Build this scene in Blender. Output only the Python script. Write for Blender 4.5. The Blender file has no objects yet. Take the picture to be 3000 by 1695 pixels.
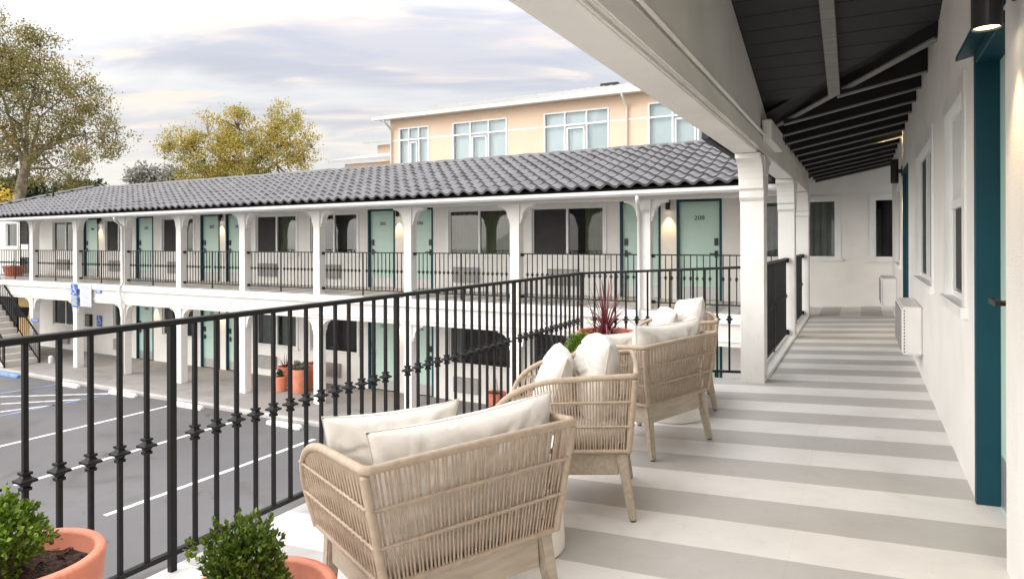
import bpy, bmesh, math, random
from math import sin, cos, pi, sqrt, atan, radians
from mathutils import Vector, Matrix, noise as mnoise

random.seed(7)
sc = bpy.context.scene
COL = sc.collection
ZO = 3.95            # everything is modelled around the eye point, then lifted so the asphalt lies at z = 0

# ------------------------------------------------------------------ materials
def new_mat(name):
    m = bpy.data.materials.new(name); m.use_nodes = True
    nt = m.node_tree
    return m, nt, nt.nodes, nt.links, nt.nodes['Principled BSDF']

def pmat(name, c1, c2=None, rough=.6, scale=6., detail=5., bump=0., bscale=80., metal=0., spec=.5, stretch=(1, 1, 1), rvar=.08, lo=.35, hi=.65, sheen=0., trans=0.):
    m, nt, N, L, b = new_mat(name)
    if c2 is None: c2 = tuple(x * .86 for x in c1)
    tc = N.new('ShaderNodeTexCoord'); mp = N.new('ShaderNodeMapping'); mp.inputs['Scale'].default_value = stretch
    L.new(tc.outputs['Object'], mp.inputs['Vector'])
    n = N.new('ShaderNodeTexNoise'); n.inputs['Scale'].default_value = scale; n.inputs['Detail'].default_value = detail
    L.new(mp.outputs['Vector'], n.inputs['Vector'])
    r = N.new('ShaderNodeValToRGB'); r.color_ramp.elements[0].position = lo; r.color_ramp.elements[1].position = hi
    r.color_ramp.elements[0].color = (*c2, 1); r.color_ramp.elements[1].color = (*c1, 1)
    L.new(n.outputs['Fac'], r.inputs['Fac']); L.new(r.outputs['Color'], b.inputs['Base Color'])
    mr = N.new('ShaderNodeMapRange'); mr.inputs['To Min'].default_value = max(0, rough - rvar); mr.inputs['To Max'].default_value = min(1, rough + rvar)
    L.new(n.outputs['Fac'], mr.inputs['Value']); L.new(mr.outputs['Result'], b.inputs['Roughness'])
    b.inputs['Metallic'].default_value = metal; b.inputs['Specular IOR Level'].default_value = spec
    if sheen: b.inputs['Sheen Weight'].default_value = sheen
    if bump:
        n2 = N.new('ShaderNodeTexNoise'); n2.inputs['Scale'].default_value = bscale; n2.inputs['Detail'].default_value = 3
        L.new(mp.outputs['Vector'], n2.inputs['Vector'])
        bp = N.new('ShaderNodeBump'); bp.inputs['Strength'].default_value = bump; bp.inputs['Distance'].default_value = .01
        L.new(n2.outputs['Fac'], bp.inputs['Height']); L.new(bp.outputs['Normal'], b.inputs['Normal'])
    return m

def leaf_mat(name, cols, rough=.5, tr=.25):
    m, nt, N, L, b = new_mat(name)
    g = N.new('ShaderNodeNewGeometry'); r = N.new('ShaderNodeValToRGB')
    e = r.color_ramp.elements
    while len(e) < len(cols): e.new(.5)
    for i, c in enumerate(cols):
        e[i].position = i / (len(cols) - 1); e[i].color = (*c, 1)
    tc = N.new('ShaderNodeTexCoord'); n = N.new('ShaderNodeTexNoise'); n.inputs['Scale'].default_value = .5
    L.new(tc.outputs['Object'], n.inputs['Vector'])
    mx = N.new('ShaderNodeMath'); mx.operation = 'MULTIPLY_ADD'; mx.inputs[1].default_value = .55
    ad = N.new('ShaderNodeMath'); ad.operation = 'MULTIPLY_ADD'; ad.inputs[1].default_value = 1.1; ad.inputs[2].default_value = -.32
    L.new(n.outputs['Fac'], ad.inputs[0]); L.new(g.outputs['Random Per Island'], mx.inputs[0]); L.new(ad.outputs[0], mx.inputs[2])
    L.new(mx.outputs[0], r.inputs['Fac']); L.new(r.outputs['Color'], b.inputs['Base Color'])
    b.inputs['Roughness'].default_value = rough
    if tr:
        t = N.new('ShaderNodeBsdfTranslucent'); L.new(r.outputs['Color'], t.inputs['Color'])
        ms = N.new('ShaderNodeMixShader'); ms.inputs['Fac'].default_value = tr
        L.new(b.outputs[0], ms.inputs[1]); L.new(t.outputs[0], ms.inputs[2]); L.new(ms.outputs[0], N['Material Output'].inputs['Surface'])
    return m

def stripe_mat(name, axis, origin, period, light, dark):
    m, nt, N, L, b = new_mat(name)
    tc = N.new('ShaderNodeTexCoord'); sp = N.new('ShaderNodeSeparateXYZ'); L.new(tc.outputs['Object'], sp.inputs['Vector'])
    n0 = N.new('ShaderNodeTexNoise'); n0.inputs['Scale'].default_value = 3; n0.inputs['Detail'].default_value = 2; L.new(tc.outputs['Object'], n0.inputs['Vector'])
    wob = N.new('ShaderNodeMath'); wob.operation = 'MULTIPLY_ADD'; wob.inputs[1].default_value = .012
    L.new(n0.outputs['Fac'], wob.inputs[0]); L.new(sp.outputs[axis], wob.inputs[2])
    a = N.new('ShaderNodeMath'); a.operation = 'MULTIPLY_ADD'; a.inputs[1].default_value = 1 / period; a.inputs[2].default_value = -origin / period + 100
    L.new(wob.outputs[0], a.inputs[0])
    f = N.new('ShaderNodeMath'); f.operation = 'FRACT'; L.new(a.outputs[0], f.inputs[0])
    lt = N.new('ShaderNodeMath'); lt.operation = 'LESS_THAN'; lt.inputs[1].default_value = .5; L.new(f.outputs[0], lt.inputs[0])
    n = N.new('ShaderNodeTexNoise'); n.inputs['Scale'].default_value = 2.2; n.inputs['Detail'].default_value = 8; n.inputs['Roughness'].default_value = .65
    L.new(tc.outputs['Object'], n.inputs['Vector'])
    mx = N.new('ShaderNodeMix'); mx.data_type = 'RGBA'; mx.inputs[6].default_value = (*light, 1); mx.inputs[7].default_value = (*dark, 1)
    L.new(lt.outputs[0], mx.inputs[0])
    mr = N.new('ShaderNodeMapRange'); mr.inputs['From Min'].default_value = .3; mr.inputs['From Max'].default_value = .7
    mr.inputs['To Min'].default_value = .88; mr.inputs['To Max'].default_value = 1.05; L.new(n.outputs['Fac'], mr.inputs['Value'])
    vm = N.new('ShaderNodeVectorMath'); vm.operation = 'SCALE'; L.new(mx.outputs[2], vm.inputs[0]); L.new(mr.outputs[0], vm.inputs['Scale'])
    # fine scuffs
    ns = N.new('ShaderNodeTexNoise'); ns.inputs['Scale'].default_value = 25; ns.inputs['Detail'].default_value = 6; L.new(tc.outputs['Object'], ns.inputs['Vector'])
    rs = N.new('ShaderNodeMapRange'); rs.inputs['From Min'].default_value = .62; rs.inputs['From Max'].default_value = .78; rs.inputs['To Min'].default_value = 1; rs.inputs['To Max'].default_value = .9
    L.new(ns.outputs['Fac'], rs.inputs['Value'])
    v2 = N.new('ShaderNodeVectorMath'); v2.operation = 'SCALE'; L.new(vm.outputs[0], v2.inputs[0]); L.new(rs.outputs[0], v2.inputs['Scale'])
    L.new(v2.outputs[0], b.inputs['Base Color'])
    rr = N.new('ShaderNodeMapRange'); rr.inputs['To Min'].default_value = .3; rr.inputs['To Max'].default_value = .62; L.new(n.outputs['Fac'], rr.inputs['Value']); L.new(rr.outputs[0], b.inputs['Roughness'])
    bp = N.new('ShaderNodeBump'); bp.inputs['Strength'].default_value = .12; bp.inputs['Distance'].default_value = .01; L.new(ns.outputs['Fac'], bp.inputs['Height']); L.new(bp.outputs['Normal'], b.inputs['Normal'])
    return m

def glass_mat(name, tint, refl=.1, gcol=(1, 1, 1)):
    m, nt, N, L, b = new_mat(name); N.remove(b)
    t = N.new('ShaderNodeBsdfTransparent'); t.inputs['Color'].default_value = (*tint, 1)
    g = N.new('ShaderNodeBsdfGlossy'); g.inputs['Roughness'].default_value = .015; g.inputs['Color'].default_value = (*gcol, 1)
    fr = N.new('ShaderNodeFresnel'); fr.inputs['IOR'].default_value = 1.5
    ad = N.new('ShaderNodeMath'); ad.operation = 'ADD'; ad.use_clamp = True; ad.inputs[1].default_value = refl; L.new(fr.outputs[0], ad.inputs[0])
    ms = N.new('ShaderNodeMixShader'); L.new(ad.outputs[0], ms.inputs[0]); L.new(t.outputs[0], ms.inputs[1]); L.new(g.outputs[0], ms.inputs[2])
    L.new(ms.outputs[0], N['Material Output'].inputs['Surface'])
    return m

def emit_mat(name, col, s):
    m, nt, N, L, b = new_mat(name)
    b.inputs['Emission Color'].default_value = (*col, 1); b.inputs['Emission Strength'].default_value = s
    b.inputs['Base Color'].default_value = (.8, .75, .65, 1)
    return m

M = {}
M['stucco'] = pmat('white_stucco', (.86, .84, .805), (.80, .78, .745), .75, 1.5, 6, .35, 140)
M['trim'] = pmat('white_trim_paint', (.84, .83, .81), (.78, .77, .75), .45, 3, 5, .08, 60)
M['pillar'] = pmat('white_pillar_paint', (.84, .83, .80), (.77, .76, .73), .5, 2.5, 6, .12, 90)
M['beam'] = pmat('white_beam_paint', (.80, .78, .74), (.73, .71, .67), .5, 2.0, 6, .12, 70)
M['black'] = pmat('black_iron_paint', (.007, .007, .0075), (.0045, .0045, .005), .45, 30, 4, .15, 150, spec=.28)
M['lamp'] = pmat('black_lamp_metal', (.012, .011, .011), (.007, .007, .007), .4, 20)
M['board'] = pmat('charcoal_boards', (.013, .013, .0145), (.0085, .0085, .0095), .6, 5, 6, .2, 60, stretch=(.5, 6, 6))
M['board_black'] = pmat('black_boards', (.0045, .0045, .005), (.003, .003, .0035), .7, 5, 6, .2, 60)
M['rafter'] = pmat('grey_rafter_and_lit_underside', (.22, .22, .213), (.165, .165, .16), .55, 8, 5, .15, 70, stretch=(1, 5, 5))  # also used for the painted-on brightness of the rafter undersides
M['mint'] = pmat('mint_door_paint', (.53, .72, .635), (.50, .685, .605), .42, 1.8, 4, .04, 60)
M['teal'] = pmat('teal_frame_paint', (.002, .055, .079), (.0015, .046, .067), .5, 4, 5, .1, 90, spec=.3)
M['steel'] = pmat('steel_kick_plate', (.55, .54, .55), (.48, .46, .47), .38, 12, 4, 0, 50, metal=.6, stretch=(10, 1, 1))
M['tile'] = pmat('charcoal_roof_tile', (.15, .149, .156), (.07, .07, .074), .40, 4.2, 3, .15, 50, rvar=.12, lo=.3, hi=.72)
M['asphalt'] = pmat('asphalt', (.135, .132, .136), (.098, .095, .099), .85, .45, 12, .5, 220, lo=.28, hi=.72)
def stains(m, scale, lo, hi, tint, seed=0., dist=1.2):
    nt = m.node_tree; N = nt.nodes; L = nt.links; b = N['Principled BSDF']; src = b.inputs['Base Color'].links[0].from_socket
    tc = N.new('ShaderNodeTexCoord'); mp = N.new('ShaderNodeMapping'); mp.inputs['Location'].default_value = (seed, seed * .7, 0); L.new(tc.outputs['Object'], mp.inputs[0])
    n = N.new('ShaderNodeTexNoise'); n.inputs['Scale'].default_value = scale; n.inputs['Detail'].default_value = 6; n.inputs['Distortion'].default_value = dist; L.new(mp.outputs[0], n.inputs['Vector'])
    r = N.new('ShaderNodeMapRange'); r.inputs['From Min'].default_value = lo; r.inputs['From Max'].default_value = hi; r.interpolation_type = 'SMOOTHSTEP'; L.new(n.outputs['Fac'], r.inputs['Value'])
    mx = N.new('ShaderNodeMix'); mx.data_type = 'RGBA'; mx.blend_type = 'MULTIPLY'; mx.inputs[7].default_value = (*tint, 1); L.new(r.outputs[0], mx.inputs[0]); L.new(src, mx.inputs[6]); L.new(mx.outputs[2], b.inputs['Base Color'])
def joint(m, axis, pos, wd=.0035, tint=(.80, .79, .78)):
    nt = m.node_tree; N = nt.nodes; L = nt.links; b = N['Principled BSDF']; src = b.inputs['Base Color'].links[0].from_socket
    tc = N.new('ShaderNodeTexCoord'); sp = N.new('ShaderNodeSeparateXYZ'); L.new(tc.outputs['Object'], sp.inputs[0])
    nz = N.new('ShaderNodeTexNoise'); nz.inputs['Scale'].default_value = 3.; nz.inputs['Detail'].default_value = 5; L.new(tc.outputs['Object'], nz.inputs['Vector'])
    a = N.new('ShaderNodeMath'); a.operation = 'MULTIPLY_ADD'; a.inputs[1].default_value = .025; L.new(nz.outputs['Fac'], a.inputs[0]); L.new(sp.outputs[axis], a.inputs[2])
    d = N.new('ShaderNodeMath'); d.operation = 'COMPARE'; d.inputs[1].default_value = pos; d.inputs[2].default_value = wd; L.new(a.outputs[0], d.inputs[0])
    g = N.new('ShaderNodeMath'); g.operation = 'MULTIPLY'; L.new(d.outputs[0], g.inputs[0]); L.new(nz.outputs['Fac'], g.inputs[1])
    mx = N.new('ShaderNodeMix'); mx.data_type = 'RGBA'; mx.blend_type = 'MULTIPLY'; mx.inputs[7].default_value = (*tint, 1); L.new(g.outputs[0], mx.inputs[0]); L.new(src, mx.inputs[6]); L.new(mx.outputs[2], b.inputs['Base Color'])
def cracks(m, scale, width, tint, seed=0.):
    nt = m.node_tree; N = nt.nodes; L = nt.links; b = N['Principled BSDF']; src = b.inputs['Base Color'].links[0].from_socket
    tc = N.new('ShaderNodeTexCoord'); nz = N.new('ShaderNodeTexNoise'); nz.inputs['Scale'].default_value = scale * 2.5; nz.inputs['Detail'].default_value = 4; L.new(tc.outputs['Object'], nz.inputs['Vector'])
    ad = N.new('ShaderNodeVectorMath'); ad.operation = 'MULTIPLY_ADD'; ad.inputs[1].default_value = (.6 / scale,) * 3; L.new(nz.outputs['Color'], ad.inputs[0]); L.new(tc.outputs['Object'], ad.inputs[2])
    v = N.new('ShaderNodeTexVoronoi'); v.feature = 'DISTANCE_TO_EDGE'; v.inputs['Scale'].default_value = scale; L.new(ad.outputs[0], v.inputs['Vector'])
    r = N.new('ShaderNodeMapRange'); r.inputs['From Min'].default_value = 0; r.inputs['From Max'].default_value = width * scale; r.inputs['To Min'].default_value = 1; r.inputs['To Max'].default_value = 0; L.new(v.outputs['Distance'], r.inputs['Value'])
    mx = N.new('ShaderNodeMix'); mx.data_type = 'RGBA'; mx.blend_type = 'MULTIPLY'; mx.inputs[7].default_value = (*tint, 1); L.new(r.outputs[0], mx.inputs[0]); L.new(src, mx.inputs[6]); L.new(mx.outputs[2], b.inputs['Base Color'])
stains(M['asphalt'], .55, .56, .70, (.78, .74, .70), 3.); stains(M['asphalt'], 1.7, .64, .72, (.70, .66, .63), 9.); stains(M['asphalt'], .25, .5, .7, (1.12, 1.1, 1.08), 17.)
cracks(M['asphalt'], .12, .012, (.7, .7, .7))
M['concrete'] = pmat('walkway_concrete', (.31, .29, .275), (.25, .235, .225), .8, .8, 9, .25, 90)
M['kerb'] = pmat('kerb_concrete', (.47, .45, .43), (.38, .36, .34), .8, 1.5, 9, .25, 90)
M['line'] = pmat('white_road_paint', (.74, .74, .73), (.52, .52, .52), .7, 5, 10, .2, 160, lo=.3, hi=.55)
M['blueline'] = pmat('blue_road_paint', (.22, .30, .55), (.12, .15, .25), .7, 5, 10, .2, 160)
M['bluestop'] = pmat('blue_stop_paint', (.16, .30, .66), (.10, .2, .5), .6, 8, 6, .2, 90)
M['whitestop'] = pmat('white_stop_paint', (.82, .82, .81), (.62, .61, .6), .6, 7, 8, .3, 90)
stains(M['concrete'], .9, .52, .72, (.80, .77, .74), 5.); cracks(M['concrete'], .4, .010, (.62, .6, .58))
stains(M['line'], 6., .50, .66, (.62, .62, .63), 2.)
M['terracotta'] = pmat('terracotta', (.72, .27, .17), (.60, .21, .13), .6, 6, 6, .12, 120)
M['terra_dark'] = pmat('terracotta_red', (.66, .20, .12), (.55, .16, .09), .6, 6, 6, .12, 120)
M['soil'] = pmat('bark_soil', (.09, .045, .028), (.018, .012, .009), .95, 45, 8, 1., 70)
M['rope'] = pmat('beige_rope', (.50, .395, .298), (.415, .325, .243), .8, 40, 5, .35, 400)
M['teak'] = pmat('weathered_teak', (.46, .39, .30), (.37, .31, .24), .6, 7, 6, .2, 60, stretch=(1, 8, 8))
M['linen'] = pmat('off_white_linen', (.69, .655, .595), (.64, .60, .54), .9, 10, 5, .18, 500, sheen=.2)
def wrinkle(m, scale, strength, dist):
    nt = m.node_tree; N = nt.nodes; L = nt.links; b = N['Principled BSDF']; tc = N.new('ShaderNodeTexCoord')
    n = N.new('ShaderNodeTexNoise'); n.inputs['Scale'].default_value = scale; n.inputs['Detail'].default_value = 2; n.inputs['Distortion'].default_value = 1.6; L.new(tc.outputs['Object'], n.inputs['Vector'])
    bp = N.new('ShaderNodeBump'); bp.inputs['Strength'].default_value = strength; bp.inputs['Distance'].default_value = dist; L.new(n.outputs['Fac'], bp.inputs['Height'])
    if b.inputs['Normal'].links: L.new(b.inputs['Normal'].links[0].from_socket, bp.inputs['Normal'])
    L.new(bp.outputs['Normal'], b.inputs['Normal'])
wrinkle(M['linen'], 7., .30, .03)
M['seat'] = pmat('cream_seat_fabric', (.66, .60, .52), (.6, .55, .475), .9, 12, 5, .2, 450, sheen=.2)
M['drum'] = pmat('white_drum', (.80, .77, .72), (.74, .71, .66), .55, 5, 5, .1, 90)
M['peach'] = pmat('peach_stucco', (.76, .59, .45), (.71, .55, .42), .85, .7, 7, .25, 40)
M['metalroof'] = pmat('pale_metal_roof', (.40, .41, .41), (.34, .35, .35), .5, .6, 4, 0, 50)
M['wgutter'] = pmat('white_gutter_paint', (.70, .695, .68), (.62, .615, .60), .45, 2.5, 6, .1, 60)
M['gutter'] = pmat('cream_gutter', (.66, .66, .62), (.6, .6, .56), .5, 2)
M['wframe'] = pmat('white_window_frame', (.83, .83, .82), (.78, .78, .77), .4, 5)
M['curtain'] = pmat('sage_curtain', (.17, .19, .115), (.12, .14, .08), .9, 3, 6, .2, 200)
M['curtain_g'] = pmat('grey_curtain', (.24, .26, .245), (.16, .18, .17), .9, 3, 6, .2, 200)
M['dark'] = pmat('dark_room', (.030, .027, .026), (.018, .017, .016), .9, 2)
M['screen'] = pmat('dark_insect_screen', (.045, .042, .042), (.03, .028, .028), .8, 3)
M['glass'] = glass_mat('window_glass', (.80, .84, .82), .0)
M['sideglass'] = glass_mat('corridor_glass', (.82, .86, .84), .05)
M['sideglass'].node_tree.nodes['Fresnel'].inputs['IOR'].default_value = 1.02
M['skyglass'] = glass_mat('pale_glass', (.90, .94, .95), .0, (.86, .93, .96))
M['sky_reflection'] = pmat('pale_sky_reflection', (.76, .82, .835), (.70, .77, .79), .8, 1.5)  # sky reflection of the peach building's windows, painted as a pale tone
M['ac'] = pmat('ac_white_plastic', (.80, .79, .77), (.75, .74, .72), .5, 5)
M['acl'] = pmat('ac_light_grille', (.46, .45, .43), (.38, .37, .355), .6, 6)
M['acg'] = pmat('ac_grey_grille', (.34, .325, .31), (.26, .25, .24), .6, 6, 4, 0, 50, stretch=(1, 1, 18))
M['bulb'] = emit_mat('warm_bulb', (1., .80, .52), 6.)
M['signblue'] = pmat('blue_sign', (.035, .13, .50), (.03, .11, .44), .4, 6)
M['signwhite'] = pmat('white_sign', (.80, .82, .86), (.74, .77, .82), .4, 6)
M['signink'] = pmat('grey_sign_ink', (.33, .36, .46), (.28, .30, .4), .5, 6)
M['numblack'] = pmat('black_number', (.02, .02, .02), (.015, .015, .015), .5, 6)
M['bark'] = pmat('pale_bark', (.42, .36, .29), (.23, .19, .15), .85, 2.2, 8, .5, 12)
M['bark2'] = pmat('grey_twig', (.21, .165, .125), (.12, .095, .075), .85, 3, 6)
M['yellow'] = pmat('yellow_door_paint', (.58, .38, .12), (.5, .32, .1), .5, 4)
M['stair'] = pmat('pale_stair_concrete', (.60, .575, .53), (.5, .48, .44), .75, 2, 8, .2, 80)
M['leaf_box'] = leaf_mat('boxwood_leaves', [(.025, .06, .006), (.08, .16, .012), (.20, .31, .022), (.34, .40, .045)], .38, .15)
M['leaf_boxd'] = leaf_mat('dark_boxwood_leaves', [(.02, .045, .006), (.055, .11, .011), (.14, .20, .02), (.32, .27, .055)], .38, .15)
M['leaf_autumn'] = leaf_mat('sycamore_leaves', [(.11, .115, .028), (.20, .19, .05), (.32, .27, .085), (.42, .29, .13)], .6, .3)
M['leaf_gold'] = leaf_mat('golden_leaves', [(.17, .17, .028), (.33, .29, .048), (.50, .40, .085), (.58, .43, .125)], .6, .35)
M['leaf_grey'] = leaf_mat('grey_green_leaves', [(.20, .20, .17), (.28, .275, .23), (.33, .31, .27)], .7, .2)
M['leaf_dark'] = leaf_mat('dark_bush_leaves', [(.02, .035, .015), (.05, .075, .025), (.10, .115, .04)], .6, .2)
M['leaf_yellow'] = leaf_mat('yellow_bush_leaves', [(.25, .22, .02), (.55, .40, .03), (.7, .45, .04)], .6, .3)
M['burgundy'] = leaf_mat('burgundy_blades', [(.06, .014, .02), (.17, .03, .042), (.36, .13, .14)], .45, .15)
M['darkblade'] = leaf_mat('dark_blades', [(.02, .016, .018), (.045, .03, .035), (.08, .055, .06)], .5, .1)
M['floor'] = stripe_mat('striped_floor_paint', 'Y', 2.436, .604, (.73, .715, .69), (.475, .462, .442))
for sc_, lo_, hi_, ti_, sd_ in ((1.3, .50, .78, (.94, .93, .915), 4.), (5., .60, .75, (.93, .925, .915), 11.), (14., .60, .78, (.93, .925, .92), 23.)): stains(M['floor'], sc_, lo_, hi_, ti_, sd_, .2)
joint(M['floor'], 'X', -.24, .0016, (.86, .85, .84))
for k_ in ('stucco', 'pillar', 'beam', 'trim'): stains(M[k_], 2.2, .55, .75, (.945, .935, .92), 6.); stains(M[k_], 22., .66, .74, (.90, .885, .865), 13.)
for k_ in ('terracotta', 'terra_dark'): stains(M[k_], 7., .52, .70, (1.12, 1.1, 1.08), 8.); stains(M[k_], 16., .62, .74, (.80, .78, .76), 3.)
stains(M['tile'], 1.1, .5, .68, (.78, .78, .78), 7.); stains(M['tile'], 9., .60, .70, (1.25, 1.22, 1.18), 31.)
M['floorx'] = stripe_mat('striped_walkway_paint', 'X', -.62, .62, (.62, .60, .57), (.40, .375, .35))

# ------------------------------------------------------------------ mesh helpers
class MB:
    def __init__(s, T=None):
        s.v = []; s.f = []; s.T = T
    def p(s, x, y, z):
        q = (x, y, z) if s.T is None else s.T(x, y, z)
        s.v.append(tuple(q)); return len(s.v) - 1
    def quad(s, a, b, c, d):
        s.f.append(tuple(s.p(*q) for q in (a, b, c, d))); return s
    def poly(s, pts):
        s.f.append(tuple(s.p(*q) for q in pts)); return s
    def box(s, x0, x1, y0, y1, z0, z1):
        i = [s.p(x, y, z) for z in (z0, z1) for y in (y0, y1) for x in (x0, x1)]
        for f in ((0, 2, 3, 1), (4, 5, 7, 6), (0, 1, 5, 4), (2, 6, 7, 3), (0, 4, 6, 2), (1, 3, 7, 5)):
            s.f.append(tuple(i[k] for k in f))
        return s
    def hexa(s, lo, hi):      # two 4-point loops
        i = [s.p(*q) for q in lo] + [s.p(*q) for q in hi]
        s.f += [(i[3], i[2], i[1], i[0]), (i[4], i[5], i[6], i[7])]
        for k in range(4):
            n = (k + 1) % 4; s.f.append((i[k], i[n], i[4 + n], i[4 + k]))
        return s
    def prism(s, poly, fn, a, b):      # 2-D outline -> fn(u, w, t)
        n = len(poly)
        A = [s.p(*fn(u, w, a)) for u, w in poly]; B = [s.p(*fn(u, w, b)) for u, w in poly]
        s.f.append(tuple(reversed(A))); s.f.append(tuple(B))
        for k in range(n):
            m = (k + 1) % n; s.f.append((A[k], A[m], B[m], B[k]))
        return s
    def bar(s, a, b, w, h, up=(0, 0, 1)):
        a = Vector(a); b = Vector(b); d = (b - a).normalized(); u = Vector(up)
        r = d.cross(u).normalized(); u = r.cross(d).normalized()
        lo = [a + r * (sx * w / 2) + u * (sz * h / 2) for sx, sz in ((-1, -1), (1, -1), (1, 1), (-1, 1))]
        hi = [q + (b - a) for q in lo]
        return s.hexa(lo, hi)
    def tube(s, pts, r, n=8, radii=None, cap=True):
        pts = [Vector(q) for q in pts]; rings = []
        t0 = (pts[1] - pts[0]).normalized(); ref = Vector((0, 0, 1)) if abs(t0.z) < .9 else Vector((1, 0, 0))
        nrm = t0.cross(ref).normalized()
        for k, q in enumerate(pts):
            t = (pts[min(k + 1, len(pts) - 1)] - pts[max(k - 1, 0)]).normalized()
            nrm = (nrm - t * nrm.dot(t)).normalized(); bi = t.cross(nrm)
            rr = radii[k] if radii else r
            rings.append([s.p(*(q + (nrm * cos(2 * pi * j / n) + bi * sin(2 * pi * j / n)) * rr)) for j in range(n)])
        for A, B in zip(rings, rings[1:]):
            for j in range(n):
                m = (j + 1) % n; s.f.append((A[j], A[m], B[m], B[j]))
        if cap:
            s.f.append(tuple(reversed(rings[0]))); s.f.append(tuple(rings[-1]))
        return s
    def lathe(s, prof, cx=0, cy=0, n=40):
        rings = []
        for r, z in prof:
            rings.append([s.p(cx + r * cos(2 * pi * j / n), cy + r * sin(2 * pi * j / n), z) for j in range(n)])
        for A, B in zip(rings, rings[1:]):
            for j in range(n):
                m = (j + 1) % n; s.f.append((A[j], A[m], B[m], B[j]))
        s.f.append(tuple(reversed(rings[0]))); s.f.append(tuple(rings[-1]))
        return s
    def grid(s, fn, nu, nv):
        idx = [[s.p(*fn(i / nu, j / nv)) for j in range(nv + 1)] for i in range(nu + 1)]
        for i in range(nu):
            for j in range(nv):
                s.f.append((idx[i][j], idx[i + 1][j], idx[i + 1][j + 1], idx[i][j + 1]))
        return s
    def build(s, name, mat, parent=None, smooth=False, bevel=0., seg=1, local=False, fix=True):
        me = bpy.data.meshes.new(name)
        off = Vector((0, 0, 0))
        if parent is not None and not local:
            q = parent
            while q is not None: off += q.location; q = q.parent
        me.from_pydata([Vector(q) - off for q in s.v], [], s.f)
        if fix or bevel:
            bm = bmesh.new(); bm.from_mesh(me)
            if bevel:
                bmesh.ops.remove_doubles(bm, verts=bm.verts, dist=1e-5)
            bmesh.ops.recalc_face_normals(bm, faces=bm.faces)
            if bevel:
                ed = [e for e in bm.edges if len(e.link_faces) == 2 and e.calc_face_angle(0) > .5]
                bmesh.ops.bevel(bm, geom=ed, offset=bevel, segments=seg, affect='EDGES', clamp_overlap=True)
            bm.to_mesh(me); bm.free()
        if smooth:
            me.polygons.foreach_set('use_smooth', [True] * len(me.polygons))
        me.materials.append(mat)
        o = bpy.data.objects.new(name, me); COL.objects.link(o)
        if parent is not None: o.parent = parent
        return o

def tag(o, label=None, cat=None, group=None, kind=None):
    if label: o['label'] = label
    if cat: o['category'] = cat
    if group: o['group'] = group
    if kind: o['kind'] = kind
    return o

def empty(name, loc, rz=0., label=None, cat=None, group=None):
    o = bpy.data.objects.new(name, None); o.empty_display_size = .1; COL.objects.link(o)
    o.location = loc; o.rotation_euler = (0, 0, rz)
    return tag(o, label, cat, group)

def copy_tree(o, parent=None):
    c = o.copy(); COL.objects.link(c)
    if parent is not None: c.parent = parent
    for ch in list(o.children): copy_tree(ch, c)
    return c

def text_mb(body, size, fn, depth=.004, align='CENTER'):
    cu = bpy.data.curves.new('txt', 'FONT'); cu.body = body; cu.size = size; cu.extrude = depth / 2; cu.align_x = align; cu.align_y = 'CENTER'
    cu.resolution_u = 3
    o = bpy.data.objects.new('txt', cu); COL.objects.link(o)
    dg = bpy.context.evaluated_depsgraph_get(); me = o.evaluated_get(dg).to_mesh()
    mb = MB()
    mb.v = [fn(*v.co) for v in me.vertices]; mb.f = [tuple(p.vertices) for p in me.polygons]
    o.evaluated_get(dg).to_mesh_clear(); bpy.data.objects.remove(o); bpy.data.curves.remove(cu)
    return mb

# ------------------------------------------------------------------ key dimensions
FZ0, FS = -1.215, .059
def fz(x): return FZ0 + FS * x            # the near floor drains away from the wall
YW = 13.55                                # wall of the far wing
XW = .46                                  # wall of the near wing
GZ = -3.95; LZ = -3.87                    # asphalt, lower walkway
UF = -1.21                                # upper floor at the far wall
PX = [-24.0, -21.5, -19.07, -16.55, -14.03, -11.47, -8.79, -6.14, -3.47]
RAILX = -2.53; ENDY = 6.30

# ------------------------------------------------------------------ ground
g = MB(); g.quad((-260, -160, GZ), (260, -160, GZ), (260, 300, GZ), (-260, 300, GZ))
tag(g.build('parking_lot', M['asphalt'], fix=False), 'dark grey asphalt parking lot below the terrace', 'parking lot', kind='structure')
w = MB(); w.box(-31, -.4, 10.62, YW + .3, GZ - .2, LZ)
tag(w.build('walkway', M['concrete']), 'pale concrete walkway along the ground floor rooms', 'walkway', kind='structure')
k = MB(); k.box(-31, -.4, 10.48, 10.617, GZ - .2, LZ + .006)
tag(k.build('kerb', M['kerb'], bevel=.02), 'concrete kerb between walkway and asphalt', 'kerb', kind='structure')

def road_line(a, b, wd, m, nm, label):
    a = Vector((*a, GZ + .004)); b = Vector((*b, GZ + .004)); d = (b - a).normalized(); n = Vector((-d.y, d.x, 0)) * wd / 2
    mb = MB(); mb.quad(a - n, b - n, b + n, a + n)
    return tag(mb.build(nm, m, fix=False), label, 'road marking', kind='structure')
for x, y0, y1, t in ((-14.75, 6.0, 10.25, 'left'), (-12.17, 5.68, 10.2, 'middle'), (-9.67, 5.66, 9.8, 'nearest')):
    road_line((x, y0), (x, y1), .10, M['line'], 'parking_line', 'white bay line on the asphalt, ' + t)
for i, (a, b) in enumerate((((-19.5, 8.78), (-17.3, 10.3)), ((-18.6, 8.4), (-17.35, 9.55)), ((-17.75, 8.0), (-17.3, 8.95)))):
    road_line(a, b, .10, M['line'], 'hatch_line', 'white hatching line beside the accessible bay')
road_line((-17.34, 7.6), (-17.28, 10.2), .10, M['blueline'], 'blue_line', 'blue edge line of the accessible bay')
road_line((-19.95, 8.6), (-19.75, 10.35), .10, M['blueline'], 'blue_line', 'second blue edge line of the accessible bay')

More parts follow.
